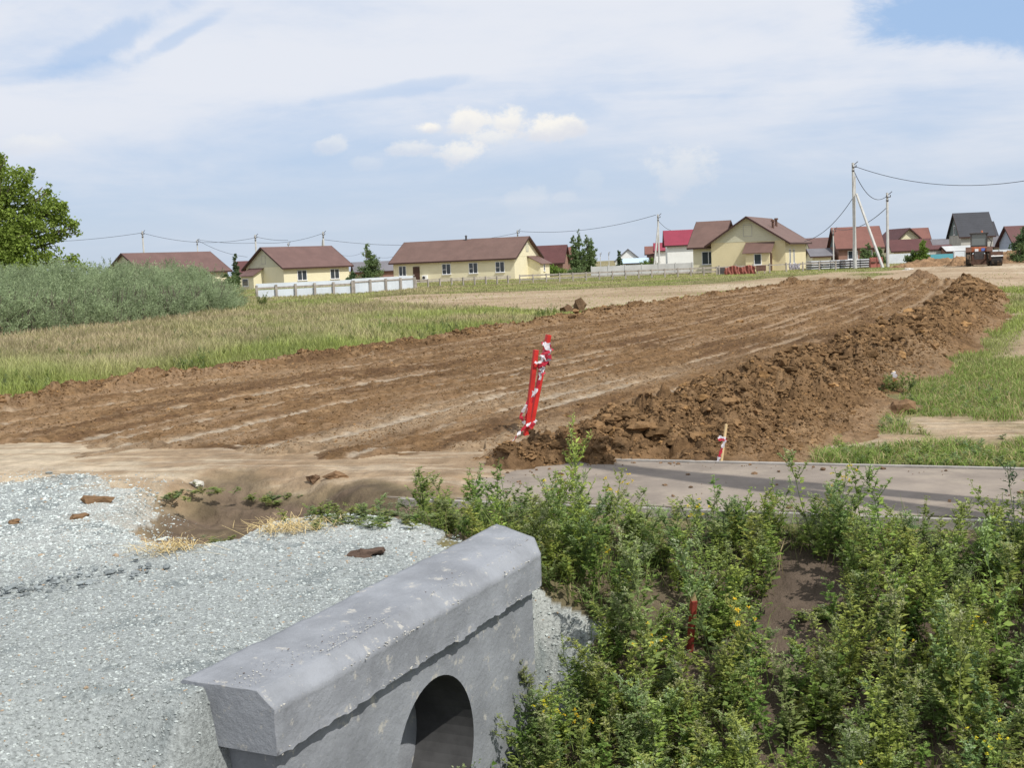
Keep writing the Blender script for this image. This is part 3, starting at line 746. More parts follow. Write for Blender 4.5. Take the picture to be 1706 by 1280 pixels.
# low sprigs: along the footpath's far verge, on the bare soil, round the head wall
SM = [weed(.5, (G1, G3)[i % 2] * 1.0, (T2, T1)[i % 2], 200 + i, 1.1, .7) for i in range(4)]
x = RNG.uniform(-2.8, 6.5, 9000); y = RNG.uniform(7, 16, 9000); z, zn, a = terrain(x, y, False)
far_v = ss(-2.1, -2.25, a['q']) * ss(-3.5, -2.3, a['q']) * (x > 2.35) * (zn != 2) * .85
right_v = ss(.02, -.1, a['sand'] - .5) * (x > a['wf'] + .1) * (a['q'] < -2.2) * .22
left_s = np.exp(-(((x + .75) / .9) ** 2 + ((y - 9.1) / .32) ** 2)) * .5 * (zn == 0)
kp = RNG.random(len(x)) < (far_v + right_v + left_s) * .9; kp &= (np.abs(x / y) < .6)
x, y, z = x[kp], y[kp], z[kp]
P, Fc, Cc = inst(SM, x, y, z, RNG.uniform(.09, .27, len(x)) * (1 + .5 * (RNG.random(len(x)) < .08)), .25)
arr_mesh('verge_weeds', P, Fc, M['leaf'], Cc)['kind'] = 'stuff'
print('verge', len(x))

def thicket_x(y): return np.interp(y, [34, 39, 48, 55, 62, 68], [-19.5, -17.4, -15.9, -15.0, -14.2, -15.5])
# ---- meadow grass: left field
x, y = scatter(600000, 17, 150, -.52, .50)
z, zn, a = terrain(x, y, False)
n1_ = fbm(x / 5, y / 7, 4, 80); n2_ = fbm(x / 1.3, y / 1.6, 3, 81)
dens = (1 - a['sand'] * .97) * (zn == 0) * ss(.0, .25, n2_ + .45)
dens *= np.where(x > a['wf'], ss(-.2, .2, x - a['wf']), 1)
kp = (RNG.random(len(x)) < dens); x, y, z, n1_, n2_ = x[kp], y[kp], z[kp], n1_[kp], n2_[kp]; wf_ = a['wf'][kp]; dl_ = a['dl'][kp]; sa = a['sand'][kp]
right = x > wf_ - .2
yfl = np.interp(x, [-20, -8, -3, 4, 12], [22, 23, 31, 48, 66])                 # road edge: fresh green beside it
gr = ss(12, 0, (y - yfl) * .6 + n1_ * 34 + n2_ * 8)
tanf = np.clip(1 - gr + .15 * n2_, 0, 1)
tanf = np.where(y > 62, .45 + 1.6 * n1_ + .15 * (y < 95), tanf); tanf = np.where(right, np.clip(.15 + n2_ * .8, 0, 1), tanf)
tanf = np.clip(tanf + 1.9 * (fbm(x / 2.6, y / 4, 4, 86)) - .04, 0, 1) * .9
gcol = np.array((.28, .34, .09)) * (1 - tanf[:, None]) + np.array((.34, .31, .16)) * tanf[:, None]
tcol = np.array((.35, .40, .15)) * (1 - tanf[:, None]) + np.array((.55, .42, .31)) * tanf[:, None]
rv = RNG.uniform(.62, 1.32, (len(x), 1)) * (1 + .7 * fbm(x / 1.1, y / 2, 3, 87))[:, None]; gcol = gcol * rv; tcol = tcol * rv
h = RNG.uniform(.14, .50, len(x)) * .82 * (.75 + .5 * (n2_ + .5)) * np.where(right, .30 + .3 * ss(20, 35, y), 1) * (1 - .35 * (y > 80)) * (1 - .55 * ss(-6, 2, x) * (~right)) * (1 + .7 * fbm(x / .9, y / 1.4, 3, 88)) * (1 - .6 * sa) * np.clip(.35 + .25 * np.maximum(dl_ * -1, 0) + (y > 60) + right, .35, 1)
wd = np.clip(y * .00055, .012, .06) * RNG.uniform(.6, 1.4, len(x))
print('grass', len(x))
P, Fc, Cc = blades(x, y, z, h, wd, RNG.uniform(.1, .6, len(x)), gcol, tcol)
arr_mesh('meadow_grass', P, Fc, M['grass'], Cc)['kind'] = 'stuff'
# herbs standing in the meadow
x, y = scatter(1500, 19, 62, -.5, .1); z, zn, a = terrain(x, y, False)
kp = (zn == 0) & (a['sand'] < .4) & (a['dl'] < -.3) & (x > thicket_x(y) - .3) & (fbm(x / 3, y / 3, 2, 96) > -.08); x, y, z = x[kp], y[kp], z[kp]
P, Fc, Cc = inst(SM, x, y, z, RNG.uniform(.25, .75, len(x)), .25); arr_mesh('meadow_herbs', P, Fc, M['leaf'], Cc * RNG.choice([.75, .95, 1.1]))['kind'] = 'stuff'
# ---- short grass on the near right verge
x, y = scatter(90000, 9.5, 20, .12, .52); z, zn, a = terrain(x, y, False)
g_ = ss(.55, .1, a['sand'] + fbm(x / .5, y / .5, 4, 83) * 1.6 + .05)
kp = (RNG.random(len(x)) < g_ * (zn == 0)) & (a['q'] < -2.12) & (x > a['wf'] - .15); x, y, z = x[kp], y[kp], z[kp]
gcol = np.array((.20, .29, .065)) * RNG.uniform(.7, 1.3, (len(x), 1)); dry = RNG.random(len(x)) < .3; gcol[dry] = (.42, .36, .18)
P, Fc, Cc = blades(x, y, z, RNG.uniform(.03, .15, len(x)) * (1 + 1.4 * fbm(x / .35, y / .35, 3, 84)), RNG.uniform(.004, .012, len(x)), RNG.uniform(.3, 1.2, len(x)), gcol)
arr_mesh('verge_grass', P, Fc, M['grass'], Cc)['kind'] = 'stuff'
print('verge grass', len(x))

# ---- silvery thicket at left
def thicket_edge(y): return np.interp(y, [34, 39, 48, 55, 62, 68], [-19.5, -17.4, -15.9, -15.0, -14.2, -15.5])
nc = 1150
cy = RNG.uniform(37, 70, nc); cx = thicket_edge(cy) - .2 - 26 * RNG.random(nc) ** 1.7
ed_ = thicket_edge(cy) - cx
ctop = (1.35 + .85 * ss(-14, -19, cx) + .9 * fbm(cx / 3, cy / 3, 3, 90) + RNG.normal(0, .33, nc)) * (.55 + .45 * ss(0, 2.2, ed_)) * (.6 + .4 * ss(37, 40, cy))
ctop = np.clip(ctop, .5, 2.75); cr = RNG.uniform(.3, .8, nc)
per = 26; ns = nc * per
dv = unit(np.stack([RNG.normal(0, 1, ns), RNG.normal(0, 1, ns), np.abs(RNG.normal(0, .9, ns)) - .15], -1))
rad = np.repeat(cr, per) * RNG.uniform(.55, 1.0, ns)
sp = np.stack([np.repeat(cx, per), np.repeat(cy, per), np.repeat(ctop - cr, per)], -1) + dv * rad[:, None] * np.array((1, 1, 1.0))
low = RNG.random(ns) < .30; sp[low, 2] *= RNG.random(low.sum())
sp[:, 2] = np.clip(sp[:, 2], .05, 3)
sdir = unit(dv + np.array((0, 0, .8)) + RNG.normal(0, .25, (ns, 3)))
m_ = 15
tt = RNG.random((ns, m_)); pos = (sp[:, None] + sdir[:, None] * (tt * .34)[..., None] + RNG.normal(0, .03, (ns, m_, 3))).reshape(-1, 3)
ld = unit(np.repeat(sdir, m_, 0) * .7 + RNG.normal(0, .6, (ns * m_, 3)))
shade = np.repeat(np.repeat(RNG.uniform(.75, 1.2, nc), per) * RNG.uniform(.8, 1.15, ns), m_)
cb = np.array((.32, .395, .225)); c = cb * (shade * RNG.uniform(.8, 1.2, ns * m_))[:, None]
P, Fc, Cc = leaves(pos, ld, unit(RNG.normal(0, 1, (ns * m_, 3)) + np.array((0, 0, .5))), RNG.uniform(.07, .14, ns * m_), RNG.uniform(.02, .04, ns * m_), c)
arr_mesh('silvery_thicket', P, Fc, M['leaf'], Cc)['kind'] = 'stuff'
nb = 1200; yb = RNG.uniform(37.5, 64, nb); xb = thicket_edge(yb) - .4 - 12 * RNG.random(nb) ** 1.6
mb = []
for i in range(nb):
    hh = 1.1 + .6 * RNG.random(); mb.append(stemtube([(xb[i], yb[i], 0), (xb[i] + RNG.normal(0, .12), yb[i], hh * .5), (xb[i] + RNG.normal(0, .3), yb[i] + RNG.normal(0, .3), hh)], .022, .01, np.array((.10, .085, .07))))
P, Fc, Cc = join(mb); arr_mesh('thicket_stems', P, Fc, M['stones'], Cc)['kind'] = 'stuff'

# ---- trees
def tree(name, label, x, y, trunk_h, blobs, nleaf, leafsize, col, seed, cat='tree', group=None, slender=False, trunkr=.12, z0=0):
    """blobs: list of (dx, dy, z, rx, rz) crown masses; every mass hangs on its own limb"""
    rg = np.random.default_rng(seed); t = empty(name, (x, y, z0), 0, label, cat, group)
    mb = MB(); mb.tube([(0, 0, -.2), (rg.normal(0, .05), 0, trunk_h * .5), (rg.normal(0, .1), rg.normal(0, .1), trunk_h)], [trunkr, trunkr * .8, trunkr * .55], 8)
    for (dx, dy, z, rx, rz) in blobs:
        mb.tube([(0, 0, trunk_h * .55), (dx * .4, dy * .4, (trunk_h * .6 + z) / 2), (dx, dy, z)], [trunkr * .5, trunkr * .35, trunkr * .1], 5)
        for k in range(4):
            e = Vector((dx, dy, z)) + Vector((rg.normal(0, rx * .5), rg.normal(0, rx * .5), rg.normal(0, rz * .5)))
            mb.tube([(dx * .6, dy * .6, z * .75 + trunk_h * .15), e], [trunkr * .22, trunkr * .06], 4)
    mb.build('trunk', M['bark'], t, smooth=True)
    tot = sum(b[3] ** 2 * b[4] for b in blobs); parts = []
    for (dx, dy, z, rx, rz) in blobs:
        n = max(60, int(nleaf * rx ** 2 * rz / tot)); nc = max(8, n // 34)
        cc = unit(rg.normal(0, 1, (nc, 3))) * (rg.random((nc, 1)) ** .45) * np.array((rx, rx, rz)) * rg.uniform(.75, 1.15, (nc, 1)) + np.array((dx, dy, z))
        per = n // nc + 1
        pos = (cc[:, None] + rg.normal(0, 1, (nc, per, 3)) * np.minimum(rx, 1.4) * np.array((.13, .13, .09)) * (1.35 if not slender else 1.2)).reshape(-1, 3)
        cl = np.repeat(rg.uniform(.75, 1.2, nc), per); m2 = len(pos)
        c = col * (cl * rg.uniform(.75, 1.25, m2))[:, None]
        parts.append(leaves(pos, unit(rg.normal(0, 1, (m2, 3)) + np.array((0, 0, -.2))), unit(rg.normal(0, 1, (m2, 3)) + np.array((0, 0, .7))), leafsize * rg.uniform(.7, 1.3, m2), leafsize * .75 * rg.uniform(.7, 1.2, m2), c))
    P, Fc, Cc = join(parts); arr_mesh('crown', P, Fc, M['leaf'], Cc, parent=t)
    return t
GT = np.array((.14, .215, .045)); GD = np.array((.085, .135, .06)); GP = np.array((.15, .215, .085)); GL = np.array((.17, .26, .05))
# large maple at the left edge, behind the thicket
Yt = 72
def tb(px, py, r, rz, Y=Yt, dy=0):
    p = atY(px, py, Y); return (p.x - TX, dy, p.z, r, rz)
TX = xat(-30, Yt)
bl = [tb(-60, 300, 2.0, 1.5), tb(-5, 290, 1.2, 1.0), tb(40, 310, 1.2, .9, dy=-1), tb(0, 350, 1.9, 1.3, dy=-1.2), tb(70, 350, 1.35, .9), tb(60, 385, 1.5, 1.0, dy=-1), tb(105, 372, 1.0, .7), tb(100, 345, .75, .55),
      tb(120, 380, .6, .45), tb(20, 400, 2.0, 1.2, dy=-1.5), tb(90, 405, .9, .6), tb(-80, 380, 2.4, 1.6), tb(5, 270, .7, .5), tb(78, 318, .55, .45), tb(30, 420, 1.6, 1.0, dy=-2), tb(80, 430, 1.2, .5, dy=-1), tb(112, 438, .9, .35), tb(60, 445, 1.8, .6, dy=-2), tb(0, 445, 2.2, .7, dy=-2), tb(138, 446, .7, .3), tb(45, 290, .6, .45)]
tree('maple_tree', 'large leafy maple tree with a dense bright green crown at the left edge', TX, Yt, 5.2, bl, 34000, .19, np.array((.22, .30, .055)), 5, trunkr=.3)
def smalltree(name, label, px, pyb, pyt, Y, wpx, col, seed, shape='round', n=2600, ls=.22, group=None):
    sc = FPX / Y; x = xat(px, Y); zt = atY(px, pyt, Y).z; zb = max(atY(px, pyb, Y).z, 0); w2 = wpx / 2 / sc; hh = zt - zb
    if shape == 'cone':
        w2 *= 1.25; bl = [(random.uniform(-.2, .2) * w2, random.uniform(-.2, .2) * w2, zb + hh * (f + .05), w2 * (1.05 - f) ** .7 , hh * .15) for f in (.05, .2, .35, .5, .65, .8, .92)]
    elif shape == 'poplar':
        w2 *= 1.35; bl = [(random.uniform(-.15, .15) * w2, 0, zb + hh * f, w2 * r_, hh * .12) for f, r_ in ((.08, .8), (.2, .95), (.35, 1), (.5, .9), (.65, .75), (.8, .55), (.93, .28))]
    else:
        bl = [(random.uniform(-.6, .6) * w2, random.uniform(-.5, .5) * w2, zb + hh * f, w2 * r_, hh * .26) for f, r_ in ((.2, .8), (.4, .75), (.45, .6), (.65, .6), (.3, .7), (.82, .4))]
    return tree(name, label, x, Y, zt * .55, bl, n, ls, col, seed, trunkr=.09, group=group, slender=shape != 'round')
smalltree('spruce_tree', 'dark conifer between the leftmost house and the house beside it', 396, 470, 424, 175, 16, GD, 21, 'cone', 2200)
smalltree('broadleaf_tree', 'green cone shaped tree standing behind the white fence, left of the long house', 617, 470, 411, 150, 36, GP, 22, 'cone', 4200, .22)
for i, (px, pt, wd_) in enumerate(((958, 392, 17), (967, 385, 16), (979, 392, 18), (987, 397, 14))):
    smalltree('poplar_tree', ['leftmost and rather slim poplar of the row of four behind the long house', 'tallest poplar of the row of four, second from the left', 'third poplar from the left in the row of four', 'rightmost and shortest poplar of the row of four'][i], px, 460, pt, 185 + i * 2, wd_, GP, 30 + i, 'poplar', 2400, .26, group='poplars in a row of four')
smalltree('spruce_tree', 'small dark conifer beside the white gabled cottage', 1032, 445, 419, 215, 9, GD, 41, 'cone', 900, .25)
smalltree('green_bush', 'bright green bush spreading beneath the dark red roof right of the long house', 925, 462, 441, 165, 42, GL, 42, 'round', 1800)
smalltree('green_bush', 'low bush at the foot of the four poplars', 965, 462, 444, 178, 34, GP, 49, 'round', 1500)
smalltree('green_bush', 'bush at the foot of the propped pole left of the crimson roof', 1083, 455, 432, 180, 34, GL, 43, 'round', 1500)
smalltree('green_bush', 'bush between the twin masts in front of the red roofed house', 1443, 440, 405, 150, 22, GP, 44, 'round', 1800)
smalltree('green_bush', 'wide bush right of the propped mast below the red roof', 1466, 442, 413, 152, 26, GP, 45, 'round', 1800)
smalltree('young_tree', 'bright green young tree in front of the dark red roofed house', 1538, 440, 401, 145, 22, GL, 46, 'cone', 2200)
smalltree('green_bush', 'grey green bush left of the bright young tree', 1520, 440, 416, 146, 20, GP * .9, 47, 'round', 1200)
smalltree('broadleaf_tree', 'dark leafy tree cut by the right edge of the photo', 1712, 430, 374, 120, 48, GD * 1.3, 48, 'round', 3500)
smalltree('green_bush', 'green bush under the dark tree at the right edge', 1700, 440, 403, 116, 36, GP, 50, 'round', 2000)
smalltree('green_bush', 'low bush at the right end of the leftmost house', 383, 480, 452, 150, 30, GP, 51, 'round', 1500)
smalltree('green_bush', 'small bush between the cone shaped tree and the long house', 585, 472, 452, 150, 16, GD * 1.4, 52, 'round', 900)
# leafy shrub weeds in the meadow
for i, (px, py, hh, wd_, lb) in enumerate(((312, 618, .42, .5, 'dark green tall weed clump at the edge of the soil, on the left'), (330, 612, .36, .4, 'lower weed clump just right of the dark clump by the soil edge'), (437, 512, 1.0, .35, 'slim upright weed standing before the white fence, at its left end'),
                                           (640, 555, .5, .8, 'broad green weed clump in the meadow left of the bare ground'), (905, 527, .4, .5, 'small weed clump at the far edge of the tipped soil'), (1490, 650, .28, .3, 'leafy weed clump beside the short white stake'))):
    p = hit(px, py); e = empty('weed_clump', p, 0, lb, 'weed', 'weed clumps in the field')
    n = 16; P, Fc, Cc = inst(SM, RNG.normal(0, wd_ * .4, n), RNG.normal(0, wd_ * .3, n), np.zeros(n), RNG.uniform(.8, 1.9, n) * hh, .2)
    arr_mesh('foliage', P, Fc, M['leaf'], Cc * .85, parent=e)

# ---- single plants that stand out
def plant(name, label, px, py, proto, h, cat='weed'):
    p = hit(px, py); P, Fc, Cc = proto; o = arr_mesh(name, P * np.array((h ** .7, h ** .7, h)), Fc, M['leaf'], Cc); o.location = p; tag(o, label, cat); return o
YW = np.array((.80, .62, .03))
plant('yellow_flower', 'tall weed with small yellow flowers standing up against the footpath', 1400, 905, weed(1.0, G1, T2, 301, 1, .5, (YW, 11)), .55, 'flower')
plant('pale_spike_plant', 'weed with pale yellow seed spikes beside the footpath', 1288, 920, weed(1.0, G2, np.array((.55, .50, .15)), 302, .8, 1.5), .42, 'weed')
plant('dark_weed', 'dark stemmed weed standing alone at the right edge of the photo', 1690, 960, weed(1.0, np.array((.06, .10, .05)), np.array((.07, .10, .06)), 303, .9, .5), .75, 'weed')
plant('yellow_flower', 'weed with yellow blossoms low in the weeds near the head wall', 1020, 1010, weed(1.0, G1, T2, 304, 1, .8, (YW, 6)), .4, 'flower')

# ---- straw tufts and green sprigs on bare soil
def straw(label, px, py, r, n):
    p = hit(px, py); x = RNG.normal(0, r, n); y = RNG.normal(0, r * .7, n); parts = []
    for i in range(n):
        a = RNG.random() * 2 * PI; L = RNG.uniform(.08, .26); b = np.array((x[i], y[i], .01)); 
        dv = np.array((math.cos(a), math.sin(a), 0)); pts = [b, b + dv * L * .5 + np.array((0, 0, RNG.uniform(.01, .06))), b + dv * L + np.array((RNG.normal(0, .04), RNG.normal(0, .04), RNG.uniform(0, .07)))]
        parts.append(stemtube(pts, .0021, .0012, np.array((.56, .44, .22)) * RNG.uniform(.75, 1.2)))
    P, Fc, Cc = join(parts); o = arr_mesh('straw_tuft', P, Fc, M['stones'], Cc); o.location = p; tag(o, label, 'dry grass', 'tufts of dry straw')
straw('larger tuft of dry yellow straw on the gravel edge', 478, 885, .12, 210)
straw('smaller tuft of dry straw at the left end of the dark hollow', 285, 920, .09, 130)
for px, py, hh, n, sp_, lb in ((300, 822, .10, 26, .28, 'flat green sprig at the gravel edge left of the hollow'), (455, 832, .10, 22, .2, 'flat green sprig right of the pale stone'), (355, 905, .12, 6, .05, 'tiny green sprig inside the dark hollow'), (560, 868, .2, 16, .14, 'leafy sprig right of the larger straw tuft'), (620, 872, .14, 18, .2, 'leafy sprig on the soil left of the weed bank'), (1385, 1030, .14, 12, .1, 'small sprig on the bare dark bank')):
    p = hit(px, py); e = empty('green_sprig', p, 0, lb, 'weed', 'green sprigs on bare soil')
    P, Fc, Cc = inst(SM, RNG.normal(0, sp_, n), RNG.normal(0, sp_ * .5, n), np.zeros(n), RNG.uniform(.8, 1.5, n) * hh, .5); arr_mesh('foliage', P, Fc, M['leaf'], Cc * .85, parent=e)
def lump(name, label, px, py, size, col, cat, sx=1, group=None):
    p = hit(px, py); o = lumps(name, np.zeros((1, 3)), np.array([size]), np.array([col]) * .85, M['clods'], kind=None, smooth=False, rough=.75, flat=.95); o.location = p + Vector((0, 0, size * .2)); o.scale = (sx, 1, 1); tag(o, label, cat, group)
DC = (.24, .15, .085)
lump('soil_lump', 'long flat lump of brown mud lying on the gravel', 160, 838, .05, DC, 'clod', 2.8, 'lumps of soil')
lump('soil_lump', 'small brown clod on the gravel left of the long mud lump, near the photo edge', 24, 872, .035, DC, 'clod', 1, 'lumps of soil')
lump('soil_lump', 'small brown clod on the gravel below the long mud lump', 130, 864, .04, DC, 'clod', 1.5, 'lumps of soil')
lump('soil_lump', 'brown clod on the sand in front of the tipped soil', 522, 803, .06, (.16, .10, .06), 'clod', 1, 'lumps of soil')
lump('soil_lump', 'paired brown clod beside the sand track, left of the red posts', 560, 797, .06, DC, 'clod', 1.5, 'lumps of soil')
lump('soil_lump', 'dark soil lump lying alone on the gravel beside the wall', 607, 925, .06, (.13, .09, .07), 'clod', 1.3, 'lumps of soil')
lump('soil_lump', 'large clod lying in the grass right of the soil bank', 1496, 685, .13, DC, 'clod', 1.2, 'lumps of soil')
lump('soil_lump', 'rounded boulder of soil topping the far left soil edge', 965, 519, .42, (.17, .11, .065), 'clod', 1, 'lumps of soil')
lump('soil_lump', 'smaller soil boulder left of the rounded boulder', 946, 521, .27, (.16, .10, .06), 'clod', 1, 'lumps of soil')
lump('pale_stone', 'pale rounded stone at the gravel edge above the hollow', 328, 811, .055, (.6, .58, .52), 'stone', 1.3)
lump('pale_stone', 'whitish block lying on the far sandy ground left of the tractor', 1514, 450, .2, (.7, .68, .62), 'stone', 2.2)

# ------------------------------------------------------------------ concrete head wall with pipe
hw = empty('head_wall', (PX, PY, 0), math.atan2(DY, DX), 'grey concrete culvert head wall with thick cap between gravel and weeds', 'culvert')
# local X runs along the wall away from the viewer, local Y to the left (behind the face), face at y = 0
SA, SB, ZT, ZB = -1.36, 1.28, .285, .04
def cap_mesh():
    n = 110; prof = lambda f: [(0.0, ZB), (0.0, ZT - .065), (.075, ZT), (.44, ZT + .012), (.46, ZT - .02), (.46, ZB)]
    P = []; ns_ = len(prof(0)); dense = []
    pr = prof(0)
    for (a, b) in zip(pr, pr[1:]):
        seg = max(1, int(math.hypot(b[0] - a[0], b[1] - a[1]) / .02))
        for k in range(seg): dense.append((a[0] + (b[0] - a[0]) * k / seg, a[1] + (b[1] - a[1]) * k / seg))
    dense.append(pr[-1]); nd = len(dense)
    for i in range(n + 1):
        f = i / n
        for (yy_, zz2) in dense:
            x_ = SA + f * (SB - SA + .30 * yy_ / .46 - (.05 * (1 - min(yy_, .09) / .09)))
            P.append((x_, yy_, zz2))
    P = np.array(P)
    nz = fbm(P[:, 0] / .09, (P[:, 1] + P[:, 2]) / .09, 3, 400); nz2 = fbm(P[:, 0] / .5, (P[:, 1] + P[:, 2]) / .5, 3, 401); nz3 = fbm(P[:, 0] / .025, (P[:, 1] - P[:, 2]) / .025, 2, 402)
    edge = np.exp(-((P[:, 2] - (ZT - .065)) / .012) ** 2) * (P[:, 1] < .02) + 1.2 * (np.abs(P[:, 2] - ZB) < .02) * (P[:, 1] < .1)
    P[:, 2] += nz * .010 + nz2 * .02 + nz3 * .003 - (P[:, 2] < ZB + .02) * (P[:, 1] < .1) * np.abs(nz) * .05
    P[:, 1] += -edge * np.abs(nz) * .03 + nz * .006
    Fc = []
    for i in range(n):
        for j in range(nd - 1):
            a = i * nd + j; Fc.append((a, a + 1, a + nd + 1, a + nd))
    Fc = np.array(Fc); o = arr_mesh('wall_cap', P, Fc, M['concrete'], smooth=True, parent=hw)
    mb = bmesh.new(); mb.from_mesh(o.data)
    mb.verts.ensure_lookup_table()
    for i in (0, n): mb.faces.new([mb.verts[i * nd + j] for j in range(nd)][::(1 if i else -1)])
    mb.faces.new([mb.verts[0 * nd], mb.verts[n * nd], mb.verts[n * nd + nd - 1], mb.verts[nd - 1]])
    bmesh.ops.recalc_face_normals(mb, faces=mb.faces); mb.to_mesh(o.data); mb.free()
cap_mesh()
def wall_mesh():
    mb = bmesh.new(); x0, x1, z0, z1, yf, yb = SA + .06, SB - .07, -1.45, ZB + .01, .055, .40
    cx, cz, r = 0.0, -.52, .40; n = 48; ring = []; outr = []
    for k in range(n):
        a = 2 * PI * k / n; c, s = math.cos(a), math.sin(a)
        ring.append(mb.verts.new((cx + r * c, yf, cz + r * s)))
        t = min(((x1 if c > 0 else x0) - cx) / c if abs(c) > 1e-6 else 1e9, ((z1 if s > 0 else z0) - cz) / s if abs(s) > 1e-6 else 1e9)
        outr.append(mb.verts.new((cx + t * c, yf, cz + t * s)))
    for k in range(n): mb.faces.new([ring[k], ring[(k + 1) % n], outr[(k + 1) % n], outr[k]])
    cor = [mb.verts.new((x, yf, z)) for x, z in ((x0, z0), (x1, z0), (x1, z1), (x0, z1))]
    for c_ in cor:       # fill the corner triangles
        near = sorted(outr, key=lambda v: (v.co - c_.co).length)
        h_ = [v for v in outr if abs(v.co.z - c_.co.z) < 1e-5]; v_ = [v for v in outr if abs(v.co.x - c_.co.x) < 1e-5]
        if h_ and v_:
            a = min(h_, key=lambda v: abs(v.co.x - c_.co.x)); b = min(v_, key=lambda v: abs(v.co.z - c_.co.z))
            if a is not b: mb.faces.new([c_, a, b])
    bk_ = [mb.verts.new((x, yb, z)) for x, z in ((x0, z0), (x1, z0), (x1, z1), (x0, z1))]
    mb.faces.new(bk_)
    fr = [mb.verts.new((x, yf, z)) for x, z in ((x0, z0), (x1, z0), (x1, z1), (x0, z1))]
    for k in range(4): mb.faces.new([fr[k], fr[(k + 1) % 4], bk_[(k + 1) % 4], bk_[k]])
    bmesh.ops.remove_doubles(mb, verts=mb.verts, dist=1e-4); bmesh.ops.recalc_face_normals(mb, faces=mb.faces)
    me = bpy.data.meshes.new('wall_face'); mb.to_mesh(me); mb.free(); me.materials.append(M['concrete']); o = bpy.data.objects.new('wall_face', me); C.objects.link(o); o.parent = hw
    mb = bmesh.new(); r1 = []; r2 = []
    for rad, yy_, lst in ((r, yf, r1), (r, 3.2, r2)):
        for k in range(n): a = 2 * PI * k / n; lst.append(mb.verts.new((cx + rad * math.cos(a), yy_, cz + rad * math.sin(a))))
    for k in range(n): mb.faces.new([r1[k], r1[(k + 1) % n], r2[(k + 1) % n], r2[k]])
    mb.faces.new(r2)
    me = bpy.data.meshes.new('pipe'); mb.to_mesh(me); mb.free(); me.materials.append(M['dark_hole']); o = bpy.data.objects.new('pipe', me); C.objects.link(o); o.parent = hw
wall_mesh()
for (yy0, zz0, nn, s0) in ((.0, ZT - .066, 210, .0045), (.004, ZB + .004, 190, .0055), (.07, ZT + .001, 60, .003)):
    xm = RNG.uniform(SA + .02, SB - .05, nn); xm = xm[fbm(xm / .2, xm * 0 + yy0 * 9, 2, 415) > -.1]; nn = len(xm)
    o = lumps('mortar_bits', np.stack([xm, yy0 + RNG.normal(0, .004, nn), zz0 + RNG.normal(0, .006, nn)], -1), s0 * RNG.uniform(.4, 1.5, nn), np.array([(.46, .45, .41)]).repeat(nn, 0) * RNG.uniform(.7, 1.1, (nn, 1)), M['stones'], hi=False); o.parent = hw
# dropped grit on the cap
nn = 900; xs_ = RNG.uniform(SA, SB, nn); ysl = np.clip(.16 + RNG.normal(0, .07, nn) + .05 * np.sin(xs_ * 3), .085, .42)
kp = (fbm(xs_ / .25, ysl / .25, 2, 410) > -.02); xs_, ysl = xs_[kp], ysl[kp]
o = lumps('grit', np.stack([xs_, ysl, np.full(len(xs_), ZT + .008)], -1), .0012 + .0035 * RNG.random(len(xs_)) ** 2, np.where(RNG.random((len(xs_), 1)) < .2, (.13, .11, .10), (.42, .42, .39)), M['stones'], hi=False); o.parent = hw

# ------------------------------------------------------------------ stakes and tape
def ribbon(pts, wd, name, parent, twist=0, seed=0):
    """red and white barrier tape as alternating patches of one strip"""
    rg = random.Random(seed); pts = [Vector(p) for p in pts]
    n = 8; dense = []
    for a, b in zip(pts, pts[1:]):
        for k in range(n): dense.append(a.lerp(b, k / n))
    dense.append(pts[-1]); me = bpy.data.meshes.new(name); mb = bmesh.new(); prev = None; run = 0; mi = 0
    for i, p in enumerate(dense):
        d = (dense[min(i + 1, len(dense) - 1)] - dense[max(i - 1, 0)]).normalized()
        ang = twist * math.sin(i * .35 + seed) + rg.uniform(-.15, .15)
        s_ = d.cross(Vector((math.sin(ang), -math.cos(ang), 0.15))).normalized() * wd * (.5 + .18 * math.sin(i * 1.1))
        cur = (mb.verts.new(p - s_), mb.verts.new(p + s_))
        if prev:
            f = mb.faces.new([prev[0], prev[1], cur[1], cur[0]]); run += (dense[i] - dense[i - 1]).length
            if run > .085: run = 0; mi = 1 - mi
            f.material_index = mi
        prev = cur
    mb.to_mesh(me); mb.free(); me.materials.append(M['tapew']); me.materials.append(M['taper'])
    o = bpy.data.objects.new(name, me); C.objects.link(o); o.parent = parent; so_ = o.modifiers.new('t', 'SOLIDIFY'); so_.thickness = .0012
    return o
def stake(name, label, base, topv, wd, material, cat, pointed=False, wob=0):
    e = empty(name, base, 0, label, cat); d = topv - base; Lh = d.length; q = d.to_track_quat('Z', 'Y').to_matrix().to_4x4()
    mb = MB(); m4 = q @ Matrix.Rotation(.2, 4, 'Z'); mb.box((-wd / 2, -wd / 2, -.25), (wd / 2, wd / 2, Lh), m4)
    mb.build('post' if not pointed else 'stick', material, e, bevel=.004)
    return e, d
b1 = hit(881, 727); Yb = b1.y
t1 = atY(914, 558, Yb + .10); t0 = atY(893, 583, Yb - .03)
b0 = Vector((b1.x - .035, Yb - .06, b1.z))
e1, d1 = stake('marker_post', 'taller of two leaning red posts, wrapped with white and red tape at its top', b1, t1, .05, M['red'], 'post')
e0, d0 = stake('marker_post', 'shorter of two leaning red posts, left and in front of the taller one', b0, t0, .05, M['red'], 'post')
tp = empty('barrier_tape', b1, 0, 'torn red and white tape wound round the two red posts, trailing to the ground', 'tape')
def pt(px, py, dy=-.06): return atY(px, py, Yb + dy) - b1
ribbon([pt(905, 595), pt(897, 612), pt(901, 628), pt(893, 650), pt(884, 672), pt(876, 695), pt(883, 715)], .034, 'tape_strand', tp, 1.0, 1)
ribbon([pt(889, 652, -.07), pt(879, 672), pt(867, 693), pt(872, 703), pt(884, 712, -.1), pt(894, 700, -.09)], .034, 'tape_strand', tp, .8, 3)
